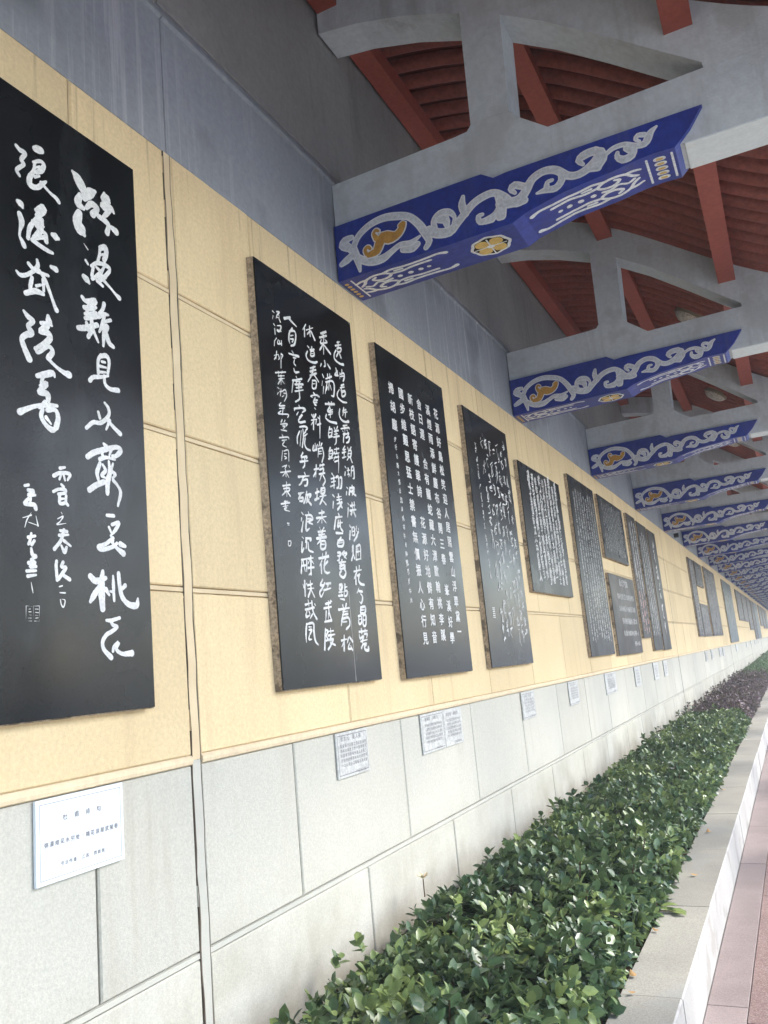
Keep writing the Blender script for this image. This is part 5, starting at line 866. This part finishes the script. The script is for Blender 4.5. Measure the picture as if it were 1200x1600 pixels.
def hedge(name, y0, y1, zt_, dens, size, m, label, seed, root_n=0, x0=.15, x1=1.06, per=7, fine=False, amp=.035, wild=.035, reach=.085):
    """y in metres; shoots with leaf rosettes over the top and the path side"""
    r = np.random.default_rng(seed)
    root = empty(name, ((x0 + x1) / 2, (y0 + y1) / 2, .17), label, 'hedge')
    side = zt_ - .25; arc = (x1 - x0) + side
    n = int((y1 - y0) * arc * dens / per); s = r.uniform(0, arc, n); Y = r.uniform(y0, y1, n)
    w = x1 - x0; R = .13
    X = np.where(s < w, x0 + s, x1 + r.uniform(-.03, .03, n)); Zt = zt_ + lumps(X, Y, seed) * amp
    ed = np.clip((X - (x1 - R)) / R, 0, 1); Zt = Zt - R * (1 - np.sqrt(np.maximum(0, 1 - ed ** 2)))
    el = np.clip(((x0 + .10) - X) / .10, 0, 1); Zt = Zt - .06 * el
    onside = s >= w
    Z = np.where(onside, zt_ - R - (s - w) / side * (side - R + .02), Zt)
    X = X + np.where(onside, lumps(Y, Z * 3, seed + 1) * .03, 0)
    dep = r.exponential(.035, n); dep = np.minimum(dep, .16)
    Nx = np.where(onside, 1., ed * .9 - el * .5); Nz = np.where(onside, .25, 1.); nl = np.hypot(Nx, Nz); Nx /= nl; Nz /= nl
    drop = (onside & (Z < zt_ - .20) & (r.random(n) < .75)) | ((X < x0 + .13) & (r.random(n) < .45)); Z = np.where(drop, .05, Z)
    sprig = (r.random(n) < wild) & ~onside; dep = np.where(sprig, -r.uniform(.02, reach, n), dep)
    X = X - Nx * dep; Z = Z - Nz * dep
    # shoot frame
    tx = Nx + r.normal(0, .35, n); ty = r.normal(0, .35, n); tz = Nz + .3 + r.normal(0, .2, n); T = np.stack([tx, ty, tz], 1); T /= np.linalg.norm(T, axis=1)[:, None]
    V0, F0 = leaf_shape(fine); k = len(V0)
    N = n * per
    Pp = np.repeat(np.stack([X, Y, Z], 1), per, 0); Tt = np.repeat(T, per, 0); ph = np.repeat(r.uniform(0, 6.28, n), per) + np.tile(np.arange(per) * 2.4, n) + r.normal(0, .3, N)
    lev = np.tile(np.linspace(0, 1, per), n)
    ref = np.tile([0.31, .95, .1], (N, 1)); U = np.cross(Tt, ref); U /= np.linalg.norm(U, axis=1)[:, None]; Wv = np.cross(Tt, U)
    out = U * np.cos(ph)[:, None] + Wv * np.sin(ph)[:, None]
    elev = .25 + .75 * lev + r.normal(0, .25, N)
    Dd = out * np.cos(elev)[:, None] + Tt * np.sin(elev)[:, None]; Dd[:, 2] -= .15; Dd /= np.linalg.norm(Dd, axis=1)[:, None]
    up = Tt - Dd * (Tt * Dd).sum(1)[:, None] + r.normal(0, .25, (N, 3)); up -= Dd * (up * Dd).sum(1)[:, None]; up /= np.linalg.norm(up, axis=1)[:, None]
    S = np.cross(Dd, up)
    L = size * r.uniform(.45, 1.35, N) * (1.05 - .35 * lev)
    base = Pp - Tt * (size * .7 * (1 - lev))[:, None]
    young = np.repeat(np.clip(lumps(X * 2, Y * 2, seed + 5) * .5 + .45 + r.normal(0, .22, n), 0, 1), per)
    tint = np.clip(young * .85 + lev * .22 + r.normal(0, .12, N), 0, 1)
    own = np.zeros(N, bool)
    if root_n:     # the leaves that show largest are objects of their own
        d = np.linalg.norm(base - np.array([D, 0, Z0]), axis=1)
        v = base - np.array([D, 0, Z0]); zc = v @ np.array(r2); px = 600 + 1307 * (v @ np.array(r0)) / zc; py = 800 + 1307 * (v @ np.array(r1)) / zc
        vis = (zc > .2) & (px > 380) & (px < 1100) & (py < 1640) & (py > 1000)
        sc_ = np.where(vis & (base[:, 2] > zt_ - .10), d, 1e9); idx = np.argsort(sc_)[:root_n]; own[idx] = True
    def inst(sel):
        W_ = L[sel][:, None, None]
        return base[sel][:, None, :] + W_ * (V0[None, :, 0:1] * S[sel][:, None, :] + V0[None, :, 1:2] * Dd[sel][:, None, :] + V0[None, :, 2:3] * up[sel][:, None, :])
    sel = np.where(~own)[0]; VV = inst(sel).reshape(-1, 3); FF = (F0[None] + (np.arange(len(sel)) * k)[:, None, None]).reshape(-1, 3)
    at = np.array(root.location)
    link('foliage', mesh_np('foliage', VV - at, FF, np.repeat(tint[sel], k), True), m, root, at, kind='stuff')
    if root_n:
        FV, Ff = leaf_shape(True); pal = []
        for q in range(8):
            me = mesh_np('leaf', FV, Ff, np.full(len(FV), (q + .5) / 8), True); me.materials.append(m); pal.append(me)
        for i in np.where(own)[0]:
            o = bpy.data.objects.new('leaf', pal[min(7, int(tint[i] * 8))]); o.parent = root
            Mx = Matrix([[*(S[i] * L[i]), 0], [*(Dd[i] * L[i]), 0], [*(up[i] * L[i]), 0], [0, 0, 0, 1]]).transposed()
            o.matrix_local = Matrix.Translation(Vector(base[i] - at)) @ Mx; col.objects.link(o)
    # stems
    q = r.choice(n, min(n, int((y1 - y0) * 120)), replace=False); a = np.stack([X[q], Y[q], Z[q]], 1) - T[q] * .02
    b = np.stack([X[q] * .8 + .1, Y[q] + r.normal(0, .05, len(q)), np.full(len(q), .17)], 1)
    th = .0035; SV = np.concatenate([a + [th, 0, 0], a - [th, 0, 0], b - [th * 1.6, 0, 0], b + [th * 1.6, 0, 0]], 1).reshape(-1, 3)
    SF = (np.array([[0, 1, 2, 3]])[None] + (np.arange(len(q)) * 4)[:, None, None]).reshape(-1, 4)
    SV2 = np.concatenate([a + [0, th, 0], a - [0, th, 0], b - [0, th * 1.6, 0], b + [0, th * 1.6, 0]], 1).reshape(-1, 3)
    link('twigs', mesh_np('twigs', np.vstack([SV, SV2]) - at, np.vstack([SF, SF + len(SV)])), M['stem'], root, at, kind='stuff')
    # dark filler sheet added inside the hedge to block see-through
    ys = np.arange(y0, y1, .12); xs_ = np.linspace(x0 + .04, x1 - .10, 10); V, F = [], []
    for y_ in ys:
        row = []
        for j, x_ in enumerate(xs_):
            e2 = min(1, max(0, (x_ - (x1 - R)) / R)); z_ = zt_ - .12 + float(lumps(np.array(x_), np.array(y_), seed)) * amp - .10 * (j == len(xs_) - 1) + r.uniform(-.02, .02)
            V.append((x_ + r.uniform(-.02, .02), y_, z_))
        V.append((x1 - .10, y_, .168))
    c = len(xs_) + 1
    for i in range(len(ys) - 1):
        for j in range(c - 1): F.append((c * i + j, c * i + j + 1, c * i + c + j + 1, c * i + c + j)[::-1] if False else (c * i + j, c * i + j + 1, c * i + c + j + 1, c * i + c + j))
    link('dark_hedge_filler', mesh('dark_hedge_filler', np.array(V) - at, F), M['leaf_core'], root, at, kind='stuff')
    return root
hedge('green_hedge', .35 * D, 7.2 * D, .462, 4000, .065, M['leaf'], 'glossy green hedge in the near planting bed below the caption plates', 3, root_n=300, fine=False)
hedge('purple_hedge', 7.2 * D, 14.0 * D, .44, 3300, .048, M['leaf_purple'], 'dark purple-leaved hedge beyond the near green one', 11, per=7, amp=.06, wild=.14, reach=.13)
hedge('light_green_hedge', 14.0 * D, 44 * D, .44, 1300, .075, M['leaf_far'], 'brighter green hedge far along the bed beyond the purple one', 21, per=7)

# a low sprig flopping over the kerb, fallen leaves, one pale blossom
def place_leaf(parent, p, d, up, L, m_tint=.8):
    V0, F0 = leaf_shape(True); d = Vector(d).normalized(); up = Vector(up); up = (up - d * up.dot(d)).normalized(); s = d.cross(up)
    V = np.array([Vector(p) + L * (s * v[0] + d * v[1] + up * v[2]) for v in V0]); me = mesh_np('leaf', V - np.array(wpos(parent)), F0, np.full(len(V0), m_tint), True)
    o = bpy.data.objects.new('leaf', me); me.materials.append(M['leaf']); o.parent = parent; col.objects.link(o)
sp = empty('trailing_sprig', (XI * D, 2.36 * D, zt), 'bright green leafy sprig flopping over the kerb stone edge', 'sprig')
for (dx, dy, dz, d, L, t) in ((.01, 0, .03, (1, .3, .1), .085, .95), (.02, .02, .02, (.9, -.5, -.1), .075, .9), (.0, -.03, .03, (.7, -.8, .2), .08, .85), (.05, .01, .015, (1, .0, -.15), .09, .9), (.0, .05, .04, (.8, .7, .3), .07, .7), (-.03, .0, .06, (.5, .1, .8), .07, .6), (.07, -.02, .012, (.8, -.35, 0), .07, 1)):
    place_leaf(sp, (XI * D + dx, 2.36 * D + dy, zt + dz), d, (0, 0, 1), L, t)
V, F = boxvf((XI * D - .10, 2.355 * D, zt + .008), (XI * D + .08, 2.358 * D, zt + .013)); obj('stalk', V, F, M['stem'], sp)
for i, (x, y, a, L, lab) in enumerate(((.63, 2.72, 1.9, .04, 'dry brown leaf mid-kerb past the green sprig'), (.585, 1.90, .5, .045, 'curled dry leaf on the nearest kerb stone beside the soil'), (.60, 1.82, 2.2, .03, 'tiny brown leaf scrap by the kerb joint'), (.592, 2.2, 1.1, .035, 'dry leaf on the kerb just before the green sprig'),
                                       (.61, 3.3, .2, .05, 'brown leaf on the kerb beyond the green sprig'), (.60, 4.2, 2.6, .04, 'farther brown leaf lying on the kerb top'))):
    r_ = empty('fallen_leaf', (x * D, y * D, zt + .001), lab, 'fallen leaf'); FV, Ff = leaf_shape(True)
    V = FV * L * np.array([1, 1, -1.6]); V[:, 2] += .010 + V[:, 1] * .08; c, s = math.cos(a), math.sin(a); V = np.stack([V[:, 0] * c - V[:, 1] * s, V[:, 0] * s + V[:, 1] * c, V[:, 2]], 1)
    me = mesh('blade', V, [tuple(f) for f in Ff], True); me.materials.append(M['dry']); o = bpy.data.objects.new('blade', me); o.parent = r_; col.objects.link(o)
bl = empty('blossom', (.13, 2.02 * D, .50), 'single cream blossom on the hedge against the grey wall', 'flower')
V, F = [], []
for k in range(5):
    t = k * 2 * PI / 5; n = len(V); V += [(0, 0, 0), (.022 * math.cos(t - .5), .022 * math.sin(t - .5), .018), (.036 * math.cos(t), .036 * math.sin(t), .026), (.022 * math.cos(t + .5), .022 * math.sin(t + .5), .018)]; F.append((n, n + 1, n + 2, n + 3))
me = mesh('petals', [(x + .0, y, z + .03) for x, y, z in V], F); me.materials.append(M['cream']); o = bpy.data.objects.new('petals', me); o.parent = bl; col.objects.link(o)
V, F = boxvf((-.002, -.002, -.05), (.002, .002, .03)); me = mesh('stalk', V, F); me.materials.append(M['stem']); o = bpy.data.objects.new('stalk', me); o.parent = bl; col.objects.link(o)

# ------------------------------------------------------------------ thin haze volume added to imitate lens glare
hz = bpy.data.materials.new('glare_haze'); hz.use_nodes = True; t = hz.node_tree; t.nodes.clear()
pv = t.nodes.new('ShaderNodeVolumePrincipled'); pv.inputs['Color'].default_value = (.92, .95, 1, 1); pv.inputs['Density'].default_value = HAZE
ou = t.nodes.new('ShaderNodeOutputMaterial'); t.links.new(pv.outputs[0], ou.inputs['Volume'])
if HAZE: box('haze', (-700, -700, -1.2), (700, 1000, 7), hz, kind='stuff', label='thin pale haze added to imitate lens glare')
